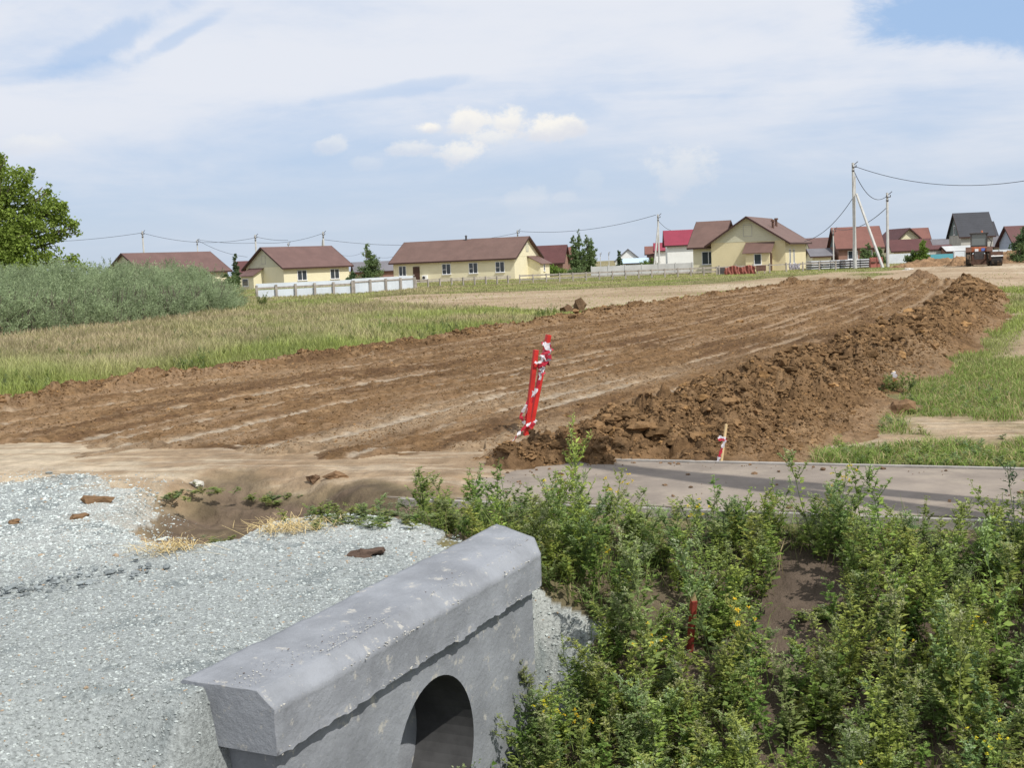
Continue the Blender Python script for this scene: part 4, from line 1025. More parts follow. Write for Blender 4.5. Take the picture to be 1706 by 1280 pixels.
_g = hit(851, 743) - b1 + Vector((0, -.02, .03)); ribbon([pt(884, 704, -.12), pt(870, 716, -.2), pt(861, 727, -.3), _g, _g + Vector((.05, -.03, 0))], .028, 'tape_strand', tp, 1.2, 5)
ribbon([pt(891, 603, -.08), pt(894, 605, -.10), pt(902, 603, -.09)], .022, 'tape_strand', tp, .4, 6)
ribbon([pt(904, 573, -.02), pt(918, 576, -.02), pt(917, 587, .09), pt(905, 586, -.0), pt(903, 596, -.02), pt(916, 594), pt(914, 606, .08), pt(900, 604), pt(902, 618), pt(908, 612)], .05, 'tape_knot', tp, 1.4, 8)
ribbon([pt(912, 572, .12), pt(904, 574, -.02), pt(917, 583, -.03), pt(904, 592, -.03), pt(914, 600, -.03), pt(900, 612, -.05), pt(906, 624, -.06)], .045, 'tape_knot', tp, .9, 11)
bw = hit(1201, 776); tw = atY(1210, 707, bw.y)
e2, d2 = stake('wooden_stake', 'thin bare wooden stake with a tape knot beside the footpath', bw, tw, .022, M['wood'], 'stake', True)
tp2 = empty('barrier_tape', bw, 0, 'short piece of red and white tape tied round the bare wooden stake', 'tape')
def pt2(px, py, dy=-.03): return atY(px, py, bw.y + dy) - bw
ribbon([pt2(1209, 731), pt2(1199, 728, -.01), pt2(1197, 733), pt2(1206, 733), pt2(1210, 732)], .02, 'tape_loop', tp2, .5, 2)
ribbon([pt2(1208, 733), pt2(1204, 745), pt2(1199, 758), pt2(1195, 772)], .026, 'tape_strand', tp2, .7, 4)
bs = hit(1489, 640); e3, d3 = stake('white_stake', 'short white stake at the foot of the soil bank, right side', bs, atY(1488, 618, bs.y), .035, M['wood'], 'stake', True)
tp3 = empty('white_tape', bs, 0, 'scrap of white tape hanging from the short stake at the soil bank', 'tape'); 
ribbon([atY(1488, 620, bs.y - .05) - bs, atY(1491, 627, bs.y - .06) - bs, atY(1489, 638, bs.y - .05) - bs], .055, 'tape_strand', tp3, .3, 9)
br = hit(1149, 1085); e4, d4 = stake('broken_stake', 'broken old red stake sticking up among the weeds', br, atY(1156, 1000, br.y - .15), .035, M['redold'], 'stake', True)
mb = MB(); mb.prism([(-.017, -.012, d4.length - .0), (.017, -.012, d4.length), (.003, -.012, d4.length + .05)], (0, .022, 0), d4.to_track_quat('Z', 'Y').to_matrix().to_4x4()); mb.build('splinter', M['wood'], e4)

# ------------------------------------------------------------------ houses
def gable(e, L, W, hw_, hr, wall, roof, ped, oh=.45, M4=Matrix.Identity(4), plinth=.0, ext=.0, fascia='fascia', z0=-.3, roofname='roof', wallname='wall', sym=.5, thick=.10):
    """gabled body: ridge along local X, 0..L by 0..W"""
    mb = MB(); mb.box((0, 0, z0), (L, W, hw_), M4); mb.build(wallname, M[wall], e)
    yr = W * sym
    for xx in (0, L):
        mb = MB(); s_ = .02 if xx == 0 else -.02
        mb.prism([(xx - s_ * 1.0, -.0, hw_ + .003), (xx - s_, W, hw_ + .003), (xx - s_, yr, hr - .02)], (s_ * 4, 0, 0), M4)
        mb.build('gable_panel', M[ped], e)
    mb = MB(); sl1 = (hr - hw_) / yr; sl2 = (hr - hw_) / (W - yr)
    y0, y1 = -oh, W + oh; zA, zB = hw_ - oh * sl1, hw_ - oh * sl2; x0, x1 = -oh, L + oh
    mb.prism([(x0, y0, zA), (x0, yr, hr), (x0, y1, zB), (x0, y1, zB + thick), (x0, yr, hr + thick), (x0, y0, zA + thick)], (x1 - x0, 0, 0), M4)
    r = mb.build(roofname, M[roof], e)
    mb = MB(); t2 = .035     # fascia boards round the rim, standing proud of the roof slab
    for xa in (x0 - t2, x1 + .003):
        mb.prism([(xa, y0, zA - .08), (xa, yr, hr - .10), (xa, y1, zB - .08), (xa, y1, zB + thick + .02), (xa, yr, hr + thick + .02), (xa, y0, zA + thick + .02)], (t2 - .003, 0, 0), M4)
    mb.box((x0, y0 - t2, zA - .08), (x1, y0 - .003, zA + thick + .01), M4); mb.box((x0, y1 + .003, zB - .08), (x1, y1 + t2, zB + thick + .01), M4)
    mb.build('fascia', M[fascia], r)
    return r
def window(e, M4, x, z0, w_, h_, mull=1, y=0, name='window', trans=False):
    """frame standing proud of a wall whose outside faces local -Y"""
    fr = .06; mb = MB()
    mb.box((x, y - .06, z0), (x + w_, y + .02, z0 + fr), M4); mb.box((x, y - .06, z0 + h_ - fr), (x + w_, y + .02, z0 + h_), M4)
    mb.box((x, y - .06, z0 + fr), (x + fr, y + .02, z0 + h_ - fr), M4); mb.box((x + w_ - fr, y - .06, z0 + fr), (x + w_, y + .02, z0 + h_ - fr), M4)
    for k in range(mull):
        xm = x + w_ * (k + 1) / (mull + 1); mb.box((xm - fr * .6, y - .057, z0 + fr), (xm + fr * .6, y + .02, z0 + h_ - fr), M4)
    if trans: mb.box((x + fr, y - .055, z0 + h_ * .45), (x + w_ * .5 - fr, y + .02, z0 + h_ * .45 + .05), M4)
    mb.box((x - .05, y - .14, z0 - .04), (x + w_ + .05, y - .0, z0 - .003), M4)
    f = mb.build(name, M['whitepvc'], e)
    g = MB(); g.box((x + fr, y - .022, z0 + fr), (x + w_ - fr, y - .008, z0 + h_ - fr), M4); g.build('pane', M['glass'], f)
    return f
ID = Matrix.Identity(4)
def hatch(e, M4, x, z0, w_, h_):
    mb = MB(); mb.box((x, -.05, z0), (x + w_, -.025, z0 + h_), M4); f = mb.build('hatch', M['pediment'], e)
    mb = MB(); mb.box((x - .05, -.06, z0 - .05), (x + w_ + .05, -.025, z0 - .002), M4); mb.box((x - .05, -.06, z0 + h_ + .002), (x + w_ + .05, -.025, z0 + h_ + .05), M4); mb.box((x - .05, -.06, z0), (x - .002, -.025, z0 + h_), M4); mb.box((x + w_ + .002, -.06, z0), (x + w_ + .05, -.025, z0 + h_), M4); mb.build('hatch_frame', M['block'], f)
def end0(): return Matrix.Translation((0, 0, 0)) @ Matrix.Rotation(-PI / 2, 4, 'Z')      # local -Y -> -X : wall at x = 0, local x -> -y
def frameX0(W): return Matrix.Translation((0, W, 0)) @ Matrix.Rotation(-PI / 2, 4, 'Z')   # u along -Y from y=W to 0, outward -X
def frameX1(L): return Matrix.Translation((L, 0, 0)) @ Matrix.Rotation(PI / 2, 4, 'Z')    # u along +Y, outward +X
def porch(e, M4, u0, u1, dep, hlow, hhigh, wall, roof, door=True, side='left'):
    """lean-to porch against a wall whose outside faces local -Y"""
    mb = MB(); mb.prism([(u0, .0, -.3), (u0, -dep, -.3), (u0, -dep, hlow), (u0, 0, hlow + (hhigh - hlow) * .92)], (u1 - u0, 0, 0), M4)
    p = mb.build('porch', M[wall], e)
    mb = MB(); o = .3; sl = (hhigh - hlow) / dep; 
    mb.prism([(u0 - o, 0, hhigh + .03), (u0 - o, -dep - o, hlow - o * sl + .03), (u0 - o, -dep - o, hlow - o * sl + .10), (u0 - o, 0, hhigh + .10)], (u1 - u0 + 2 * o, 0, 0), M4)
    mb.build('porch_roof', M[roof], p)
    return p
# left house, mostly behind the thicket
d_ = 154
o1 = Vector((xat(243, d_), d_, 0))
h1 = empty('bungalow', o1, R(53), 'leftmost brown roofed bungalow, mostly hidden by the silvery thicket', 'house')
gable(h1, 13.5, 8.0, 2.75, 5.25, 'cream', 'roofmauve', 'pediment')
window(h1, ID, 3, 1.1, 1.4, 1.3); window(h1, ID, 9, 1.1, 1.4, 1.3)
# second house
d_ = 152
h2 = empty('bungalow', Vector((xat(474, d_), d_, -.1)), R(47), 'cream bungalow with brown roof and small left porch behind the white fence', 'house')
gable(h2, 10.6, 8.0, 2.85, 5.35, 'cream', 'roofmauve', 'pediment')
window(h2, ID, 2.1, 1.0, 1.5, 1.3); window(h2, ID, 7.4, 1.0, 1.5, 1.3)
hatch(h2, frameX0(8.0), 3.6, 3.3, .7, 1.0)
p = porch(h2, frameX0(8.0), .9, 3.6, 1.5, 1.9, 2.7, 'cream', 'roofmauve'); window(p, frameX0(8.0), 1.2, .5, 1.3, 1.0, 0, y=-1.5)
# third: long house
d_ = 150; a3 = R(-24); c3 = Vector((xat(858, d_), d_, -.05)); L3 = 17.2
h3 = empty('long_bungalow', c3 - Vector((math.cos(a3), math.sin(a3), 0)) * L3, a3, 'long cream house with brown roof, dark door and four windows, middle of the photo', 'house')
gable(h3, L3, 8.2, 2.85, 5.30, 'cream', 'roofbrown', 'cream')
for xx in (7.1, 10.9, 14.6): window(h3, ID, xx, .95, 1.25, 1.35, trans=True)
window(h3, ID, .8, .95, 1.1, 1.3)
dm = MB(); dm.box((2.9, -.07, 0.0), (3.85, .02, 2.1)); dr = dm.build('door', M['door'], h3); dm = MB(); dm.box((3.0, -.12, .95), (3.06, -.072, 1.1)); dm.build('handle', M['whitepvc'], dr)
dm = MB(); dm.box((4.35, -.38, .35), (5.05, -.02, .95)); ac = dm.build('air_conditioner', M['whitepvc'], h3, bevel=.03); dm = MB(); dm.tube([(4.6, -.39, .65), (4.6, -.40, .65)], .2, 14); dm.build('fan_grille', M['metaldark'], ac)
dm = MB(); dm.tube([(8.8, 3.9, 5.1), (8.8, 3.9, 5.75)], .12, 8); dm.tube([(8.8, 3.9, 5.76), (8.8, 3.9, 5.9)], [.2, .08], 8); dm.build('vent_pipe', M['metaldark'], h3)
porch(h3, frameX1(L3), 4.3, 7.4, 1.7, 1.9, 2.8, 'cream', 'roofbrown')
window(h3, frameX1(L3) @ Matrix.Translation((0, -1.7, 0)), 5.3, .9, .5, 1.0, 0)
hatch(h3, frameX1(L3), 3.8, 3.5, .7, .9)
# fourth: gabled house with side wing
d_ = 128; a4 = R(66)
h4 = empty('gabled_house', Vector((xat(1309, d_), d_, -.2)), a4, 'yellow house with steep front gable, lean-to porch and side wing, right of the crimson roof', 'house')
W4 = 8.0; L4 = 12.0
gable(h4, L4, W4, 3.45, 6.05, 'creamdark', 'roofbrown', 'pediment', oh=.6)
wing = Matrix.Translation((1.8, W4 + 2.9, 0)) @ Matrix.Rotation(-PI / 2, 4, 'Z')      # wing ridge runs along house -Y
wing = Matrix.Translation((3.2, W4 + 2.9, 0)) @ Matrix.Rotation(-PI / 2, 4, 'Z')
gable(h4, 2.89, 7.6, 3.35, 5.95, 'cream', 'roofbrown', 'pediment', oh=.55, M4=wing, roofname='wing_roof', wallname='wing_wall')
window(h4, wing, 1.0, 1.15, 1.5, 1.45)
FX = frameX0(W4)
p = porch(h4, FX, 4.1, 6.6, 1.6, 2.3, 3.25, 'creamdark', 'roofbrown'); window(p, FX @ Matrix.Translation((0, -1.6, 0)), 5.0, .95, .8, 1.15, 0)
dm = MB(); dm.box((6.61, -1.2, .2), (6.66, -.3, 2.15), FX); dm.build('door', M['door'], p)
hatch(h4, FX, 3.6, 4.05, .85, 1.15)
for xx in (2.0, 4.2): window(h4, ID, xx, .9, .75, 1.6, 0)
for xx, yy_ in ((3.6, 2.0), (7.4, 2.4)):
    dm = MB(); zz3 = 3.45 + yy_ * .65; dm.tube([(xx, yy_, zz3 - .1), (xx, yy_, zz3 + .8)], .13, 8); dm.tube([(xx, yy_, zz3 + .81), (xx, yy_, zz3 + 1.0)], [.24, .2], 8); dm.build('vent_pipe', M['rust'], h4)
dm = MB(); dm.prism([(2.0, -.05, .35), (3.6, -.9, -.2), (3.7, -.8, -.2), (2.1, -.05, .42)], (.0, -.06, 0)); dm.build('stair_rail', M['oldwood'], h4)

def simple(label, px, d_, ang, L, W, hw_, hr, wall, roof, ped=None, oh=.4, name='house', wins=(), gw=(), z=0, origin='left', fas='fascia', sym=.5):
    a = R(ang); p0 = Vector((xat(px, d_, 2), d_, z))
    if origin == 'right': p0 = p0 - Vector((math.cos(a), math.sin(a), 0)) * L
    e = empty(name, p0, a, label, 'house'); gable(e, L, W, hw_, hr, wall, roof, ped or wall, oh=oh, fascia=fas, sym=sym)
    for (x_, z_, w2, h2_) in wins: window(e, ID, x_, z_, w2, h2_)
    for (x_, z_, w2, h2_) in gw: window(e, frameX0(W), x_, z_, w2, h2_, 0)
    return e
simple('house behind the long bungalow, only its grey ridge line showing', 790, 205, 0, 9.2, 8, 3.0, 6.45, 'white', 'roofgrey')
simple('dark red roofed house just right of the long bungalow', 937, 195, -12, 6.5, 6, 2.0, 4.6, 'brick', 'roofdark', origin='right')
simple('narrow brick red roofed house left of the poplars', 951, 212, -12, 2.2, 5, 3.0, 4.4, 'brick', 'roofbrick', origin='right')
simple('brown roofed house far behind the left end of the white fence', 398, 240, 10, 6, 7, 2.5, 4.6, 'cream', 'roofdark')
simple('low dark roofed house between the cone shaped tree and the long bungalow', 592, 230, 12, 10, 6, 1.7, 3.4, 'brick', 'roofgrey')
simple('small white gabled cottage far away in the middle', 1068, 230, 84, 8, 4.9, 1.7, 3.8, 'white', 'roofgrey', oh=.25, fas='roofgrey')
simple('pale blue shed before the white gabled cottage', 1039, 222, -5, 4.3, 4, 1.2, 1.95, 'blue', 'blue')
simple('brick house with brick red roof left of the propped pole', 1078, 228, -6, 1.5, 5, 2.8, 4.1, 'brick', 'roofbrick')
simple('crimson roofed small house behind the propped pole', 1093, 222, -6, 1.9, 5, 3.3, 4.6, 'white', 'roofred')
simple('white house with crimson roof left of the yellow house', 1112, 172, -5, 7.5, 6, 3.75, 5.7, 'white', 'roofred', wins=())
simple('dark red hipped roof house right of the yellow house', 1353, 175, -4, 2.5, 6, 2.3, 3.8, 'cream', 'roofmauve')
simple('house with grey lower roof right of the yellow house', 1354, 160, -4, 2.4, 5, 1.3, 2.2, 'cream', 'roofgrey')
simple('brown steep roofed house with big red slope behind the two masts', 1397, 160, -3, 5.6, 5.2, 2.4, 4.9, 'brick', 'roofbrick', ped='darkgreen', wins=((1.2, .7, 1.3, 1.1), (3.4, .7, 1.0, 1.1)))
e = simple('brown house with cream gable and long low front roof', 1538, 178, 98, 6, 4.6, 2.7, 4.7, 'cream', 'roofdark', ped='cream', oh=.5)
simple('long low brown roof before the cream gable', 1489, 168, -8, 4.9, 5, 1.6, 3.0, 'cream', 'roofdark')
simple('brown roofed house beside the cream gable, showing its back slope', 1524, 186, -8, 2.0, 4, 3.3, 4.8, 'cream', 'roofbrick')
simple('grey roofed building left of the tall charcoal roof', 1555, 175, -8, 2.4, 5, 1.7, 2.9, 'bluegrey', 'roofgrey')
e = simple('tall charcoal roofed house with grey green gable behind the tractor', 1601, 165, -3, 4.3, 5.2, 3.3, 6.3, 'block', 'roofblack', ped='darkgreen', oh=.3, wins=((2.9, 1.4, .5, 1.3),), gw=((2.2, 3.4, .6, 1.3),))
simple('lower charcoal side roof right of the tall house', 1642, 172, -8, 1.3, 5, 3.2, 5.1, 'block', 'roofblack', wins=())
simple('grey outbuilding right of the block wall', 1656, 165, -8, 1.5, 4, 1.7, 2.9, 'block', 'roofgrey')
e = simple('blue grey gabled house with brown roof at the right edge', 1691, 150, 3, 7, 4.2, 2.0, 4.0, 'bluegrey', 'roofdark', ped='bluegrey', oh=.4)

# ------------------------------------------------------------------ fences, walls, yard things
def gz(x, y): return H(x, y)
def fence_line(name, label, pA, pB, n, posth, rails, sheets=None, post=.09, postmat='oldwood', cat='fence', railmat='oldwood', railh=.10, over=0):
    e = empty(name, pA, math.atan2(pB.y - pA.y, pB.x - pA.x), label, cat); L = (pB - pA).length; sl = (pB.z - pA.z) / L
    S = Matrix.Identity(4); S[2][0] = sl
    for i in range(n):
        x = L * i / (n - 1); boxm((x - post / 2, -post, -.4 + sl * x), (x + post / 2, 0, posth + sl * x)).build('post', M[postmat], e)
    for (z, hh) in rails:
        mb = MB(); mb.box((-over, .003, z), (L + over, .045, z + hh), S); mb.build('rail', M[railmat], e)
    if sheets:
        for (z0, z1, mt) in sheets:
            mb = MB(); mb.box((0, .05, z0), (L, .075, z1), S); mb.build('sheet', M[mt], e)
    return e
def gp(px, Y, z=0): return Vector((xat(px, Y, z), Y, z))
fence_line('sheet_fence', 'long white sheet metal fence with brown posts before the cream bungalow, left part', gp(428, 94, .05), gp(587, 97, .05), 6, 1.0, [(.70, .14)], [(.0, .62, 'fencewhite'), (.84, 1.12, 'fencewhite')], .17, 'oldwood')
fence_line('sheet_fence', 'white sheet metal fence right part, ending before the long bungalow', gp(588.5, 97, .05), gp(690, 108, .05), 5, 1.05, [(.86, .10)], [(.0, 1.18, 'fencewhite')], .17, 'oldwood')
fence_line('rail_fence', 'low dark post and rail fence before the long bungalow', gp(693, 110), gp(846, 116), 9, .85, [(.55, .12), (.74, .07)], None, .12, over=.4)
fence_line('rail_fence', 'long grey double rail fence right of the long bungalow', gp(866, 116), gp(1194, 118), 16, .85, [(.30, .12), (.66, .14)], None, .12)
fence_line('rail_fence', 'dark rail fence running before the yellow house', gp(1198, 116), gp(1392, 118), 8, .95, [(.72, .10)], None, .12)
e = empty('low_wall', gp(985, 150), R(2), 'low pale concrete wall before the white and crimson house', 'wall'); boxm((0, 0, -.3), (12.8, .2, 1.15)).build('wall', M['fencegrey'], e)
for k in range(7): boxm((k * 2.1, -.06, -.3), (k * 2.1 + .12, -.003, 1.25)).build('post', M['fencegrey'], e)
e = empty('low_wall', gp(1480, 150), R(1), 'low white garden fence left of the tractor', 'fence'); boxm((0, 0, -.2), (5.2, .1, 1.2)).build('sheet', M['fencewhite'], e)
e = empty('garden_fence', gp(1545, 149), R(1), 'teal panel fence behind the grassy strip left of the tractor', 'fence'); boxm((0, 0, -.2), (3.2, .1, .95)).build('sheet', M['teal'], e); boxm((3.25, 0, -.2), (10.6, .1, 1.2)).build('sheet', M['fencewhite'], e)
for k in range(6): boxm((3.3 + k * 1.4, -.07, -.2), (3.4 + k * 1.4, -.003, 1.25)).build('post', M['fencegrey'], e)
e = simple('low pale shed with dark red mono roof left of the charcoal house', 1548, 158, 2, 3.4, 3, 1.5, 2.0, 'block', 'roofdark', oh=.1)
e = simple('low open shed with pale roof beside the teal fence', 1578, 156, 1, 4.0, 3, 1.2, 1.8, 'brick', 'fencegrey', oh=.2)
# crumpled red tarpaulin before the yellow house
def cloth(name, label, A0, B0, z0, z1, material, cat, seed):
    n, m2 = 46, 10; P = []; d = B0 - A0
    for i in range(n + 1):
        for j in range(m2 + 1):
            f = i / n; g = j / m2; fold = .09 * math.sin(i * 1.3 + g * 3 + seed) + .06 * math.sin(i * .55 + 4 * g)
            sag = .10 * math.sin(f * PI * 4 + seed) * g
            P.append((A0.x + d.x * f + .03 * math.sin(j), A0.y + d.y * f + fold - .1, z0 + (z1 - z0) * g - sag))
    Fc = [(i * (m2 + 1) + j, (i + 1) * (m2 + 1) + j, (i + 1) * (m2 + 1) + j + 1, i * (m2 + 1) + j + 1) for i in range(n) for j in range(m2)]
    o = arr_mesh(name, P, Fc, material, smooth=True); s_ = o.modifiers.new('t', 'SOLIDIFY'); s_.thickness = .01; tag(o, label, cat); return o
cloth('tarpaulin', 'crumpled rust red tarpaulin hanging on the rail before the yellow house', gp(1207, 115.6), gp(1258, 115.7), 0.0, .78, M['tarp'], 'tarpaulin', 1)
cloth('hanging_cloth', 'pale pink and white cloth sagging from the rail before the yellow house', gp(1314, 116.4), gp(1333, 116.5), .25, .8, M['tapew'], 'cloth', 4)
e = empty('container', gp(1196, 119), R(2), 'small dark blue crate at the left end of the red tarpaulin', 'crate'); boxm((0, 0, 0), (.75, .7, .7)).build('crate_body', M['metaldark'], e); boxm((-.02, -.02, .703), (.77, .72, .75)).build('lid', M['bluegrey'], e)
e = empty('plank_barrier', gp(1260, 115.4), R(2), 'short brown board panel right of the red tarpaulin', 'panel'); boxm((0, 0, .25), (.95, .05, .8)).build('board', M['rust'], e); boxm((.1, .055, -.2), (.18, .12, .78)).build('leg', M['oldwood'], e); boxm((.8, .055, -.2), (.88, .12, .78)).build('leg', M['oldwood'], e)
# stack of slabs
def stack(px, Y, nx, nz, label):
    p = gp(px, Y)
    for i in range(nx):
        for k in range(nz):
            e = empty('concrete_slab', p + Vector((i * 1.02, random.uniform(-.1, .1), .08 + k * .24)), R(random.uniform(-2, 2)), label, 'slab', 'stacked concrete slabs')
            mb = MB(); mb.box((0, 0, 0), (.92, 2.4, .11)); mb.build('slab_body', M['slab'], e, bevel=.015)
            mb = MB(); mb.box((.08, .1, -.10), (.2, 2.3, -.003)); mb.box((.7, .1, -.10), (.82, 2.3, -.003)); mb.build('spacer', M['black'], e)
stack(1352, 125, 7, 4, 'pale slab in the stack of grey slabs with dark gaps, right of the yellow house')
e = empty('plastic_barrier', gp(1449, 124), R(3), 'red plastic road barrier behind the foot of the propped mast', 'barrier')
mb = MB(); mb.prism([(0, -.28, 0), (0, .28, 0), (0, .12, 1.05), (0, -.12, 1.05)], (.65, 0, 0)); mb.build('barrier_body', M['tarp'], e, bevel=.03); boxm((.1, -.3, .5), (.55, -.2, .62)).build('recess', M['rust'], e)
e2_ = copy_tree(e); e2_.location = gp(1460, 124.5); e2_['label'] = 'second red plastic barrier, right beside the propped mast foot'

# ------------------------------------------------------------------ poles and wires
def pole(label, px, pyt, Y, r=.13, strut=None, arm=True, lean=0, strut2=None):
    top = atY(px, pyt, Y); x0 = xat(px, Y, (top.z) / 2); e = empty('utility_pole', Vector((top.x - lean, Y, 0)), 0, label, 'utility pole', 'concrete utility poles'); h = top.z
    mb = MB(); mb.tube([(0, 0, -.3), (lean, 0, h)], [r * 1.15, r * .8], 4 if False else 6); mb.build('mast', M['concrete_pole'], e)
    if arm:
        mb = MB(); mb.box((lean - .12, -.2, h - .5), (lean + .3, -.13, h - .42)); mb.build('cross_arm', M['metaldark'], e); mb = MB(); mb.box((lean - .1, -.15, h - .9), (lean + .1, .15, h - .75)); mb.build('clamp', M['metaldark'], e); mb = MB(); mb.tube([(lean + .1, -.1, h - .2), (lean + .45, -.2, h + .1)], .04, 5); mb.build('bracket', M['metaldark'], e)
        mb = MB(); mb.tube([(lean + .28, -.16, h - .42), (lean + .28, -.16, h - .22)], [.05, .03], 6); mb.tube([(lean - .1, -.16, h - .42), (lean - .1, -.16, h - .22)], [.05, .03], 6); mb.build('insulator', M['metaldark'], e)
    for s_ in (strut, strut2):
        if s_:
            (ax, az, bx, by) = s_
            mb = MB(); mb.tube([(ax, by * .1, az), (bx, by, -.2)], [r * .75, r * .95], 6); mb.build('strut', M['concrete_pole'], e)
    return Vector((top.x, Y, h))
Yp = 124
top1 = pole('tallest utility pole, propped by a slanting strut, right of the slab stack', 1421, 271, Yp, .17, strut=(.12, 7.6, xat(1457, Yp - 4) - xat(1424, Yp - 4), -3), strut2=(.1, 9.4, .45, 2), lean=-.1)
top2 = pole('single pole standing right of the tallest propped pole', 1478, 321, Yp + 2, .15, lean=0)
top3 = pole('pole with slanting strut left of the crimson roof', 1096, 357, 168, .14, strut=(-.05, 6.2, -.95, -1))
top4 = pole('thin pole at the left corner of the steep red roof', 1388, 380, 155, .09, arm=True)
top5 = pole('dark pole tip showing above the ridge of the long bungalow', 862, 383, 185, .12)
top6 = pole('double pole above the right end of the cream bungalow roof', 538, 386, 178, .14, strut=(-.1, 6.6, -1.3, 1))
top7 = pole('pole above the left end of the cream bungalow roof', 425, 391, 176, .14)
top8 = pole('thin pole above the right half of the leftmost roof', 328, 399, 200, .10)
top9 = pole('pole above the left half of the leftmost roof', 237, 385, 172, .14)
top10 = pole('short pole tip above the middle of the cream bungalow roof', 480, 404, 220, .10)
top11 = pole('far thin pole at the left end of the long bungalow', 671, 418, 260, .09)
top12 = pole('far thin pole above the cone shaped tree', 609, 416, 270, .09)
pole('tiny distant pole left of the white cottage', 1014, 420, 330, .10)
pole('tiny distant pole right beside the white cottage conifer', 1000, 421, 330, .09)
def wire(label, A, B, sag, r=.035):
    pts = []
    for i in range(25):
        f = i / 24; p = A.lerp(B, f); p.z -= sag * 4 * f * (1 - f); pts.append(p)
    mb = MB(); mb.tube(pts, r, 4); o = mb.build('power_cable', M['wire']); tag(o, label, 'cable', 'overhead power cables')
wire('cable leaving the photo at left above the bushes', atY(-160, 390, 172), atY(236, 388, 172), 1.25)
wire('cable sagging above the leftmost roof', atY(237, 388, 172), atY(425, 396, 176), 1.0)
wire('cable from the thin pole to the left pole above the cream bungalow', atY(329, 399, 200), atY(425, 405, 176), .25, .03)
wire('cable curving down right of the leftmost roof', atY(329, 400, 200), atY(412, 428, 190), .5, .03)
wire('cable between the two poles above the cream bungalow, lower', atY(425, 404, 176), atY(537, 389, 178), .55)
wire('cable between the two poles above the cream bungalow, upper', atY(425, 394, 176), atY(480, 400, 178), .2)
wire('long cable from the double pole toward the long bungalow', atY(539, 399, 178), atY(862, 388, 185), 1.3)
wire('cable hanging between two far poles behind the cone shaped tree', atY(548, 417, 230), atY(609, 418, 270), 1.1, .03)
wire('cable hanging between the far poles left of the long bungalow', atY(609, 420, 270), atY(671, 421, 260), 1.2, .03)
wire('cable from the dark pole tip to the propped pole left of the crimson roof', atY(862, 385, 185), atY(1093, 358, 168), .95)
wire('cable running down from the propped pole to the crimson roof', atY(1097, 368, 168), atY(1118, 384, 172), .2, .025)
wire('cable leaving the photo at right from the tallest pole', atY(1424, 277, Yp), atY(1860, 262, Yp - 25), 2.1)
wire('cable hanging between the tallest pole and the single pole', atY(1422, 283, Yp), atY(1477, 327, Yp + 2), 1.35)
wire('cable from the tallest pole down to the yellow house', atY(1420, 331, Yp), atY(1340, 402, 127), .8)
wire('cable from the single pole down to the thin pole', atY(1476, 347, Yp + 2), atY(1390, 381, 155), .9)
# pole pair just outside the frame on the right whose shadow crosses the footpath
e = empty('utility_pole', (5.2, 5.75, -.1), 0, 'near concrete pole with strut whose shadow crosses the footpath', 'utility pole')
mb = MB(); mb.box((-.11, -.11, -.5), (.11, .11, 9.6)); mb.build('mast', M['concrete_pole'], e)
mb = MB(); mb.tube([(0.05, -.1, 8.4), (1.0, .62, -.5)], [.12, .15], 4); mb.build('strut', M['concrete_pole'], e)
mb = MB(); mb.box((-.6, -.06, 9.1), (.6, .06, 9.2)); mb.build('crossarm', M['metaldark'], e)

# ------------------------------------------------------------------ tractor
Yt2 = 108
tp_ = Vector((xat(1631, Yt2), Yt2, 0)); tp_.z = H(tp_.x, tp_.y)
tr = empty('tractor', tp_, R(-21), 'orange wheeled tractor seen from behind on the sandy track', 'tractor')
def wheel(x, y, r, wd_):
    mb = MB(); n = 28; prof = [(0.0, r * .55), (0.0, r * .88), (wd_ * .18, r), (wd_ * .82, r), (wd_, r * .88), (wd_, r * .55)]
    rings = []
    for k in range(n):
        a = 2 * PI * k / n; lug = 1.0 + (.035 if k % 2 else 0)
        rings.append([mb.bm.verts.new((x - wd_ / 2 + px_, y + rr * (lug if rr > r * .95 else 1) * math.cos(a), r + rr * (lug if rr > r * .95 else 1) * math.sin(a))) for px_, rr in prof])
    for k in range(n):
        A_r, B_r = rings[k], rings[(k + 1) % n]
        for j in range(len(prof)): mb.bm.faces.new([A_r[j], A_r[(j + 1) % len(prof)], B_r[(j + 1) % len(prof)], B_r[j]])
    w0 = empty('wheel', (0, 0, 0)); w0.parent = tr; mb.build('tyre', M['tyre'], w0)
    mb = MB(); mb.tube([(x - wd_ * .3, y, r), (x + wd_ * .3, y, r)], r * .56, 18); mb.tube([(x - wd_ * .42, y, r), (x + wd_ * .42, y, r)], r * .18, 10); mb.build('rim', M['rust'], w0)
for sx_ in (-.88, .88): wheel(sx_, 0, .80, .46); wheel(sx_, 2.9, .78, .44)
mb = MB(); mb.box((-.42, -.55, .75), (.42, 1.2, 1.30)); mb.box((-.45, 1.2, .8), (.45, 3.6, 1.5)); mb.box((-.4, -.7, .6), (.4, -.55, 1.15)); mb.build('chassis', M['metaldark'], tr, bevel=.03)
mb = MB(); mb.prism([(-.72, -.35, 1.28), (-.72, .95, 1.28), (-.72, .9, 1.78), (-.72, -.42, 1.72)], (1.44, 0, 0)); mb.build('rear_body', M['orange'], tr, bevel=.05)
mb = MB(); mb.box((-.5, 1.5, 1.4), (.5, 3.9, 2.0)); mb.build('bonnet', M['orange'], tr, bevel=.08)
for sx_ in (-1, 1):
    mb = MB(); mb.prism([(sx_ * .62, -.85, 1.30), (sx_ * .62, -.55, 1.68), (sx_ * .62, .5, 1.72), (sx_ * .62, .85, 1.3), (sx_ * .62, .8, 1.25), (sx_ * .62, .45, 1.65), (sx_ * .62, -.5, 1.61), (sx_ * .62, -.8, 1.24)], (sx_ * .5, 0, 0)); mb.build('fender', M['rust'], tr)
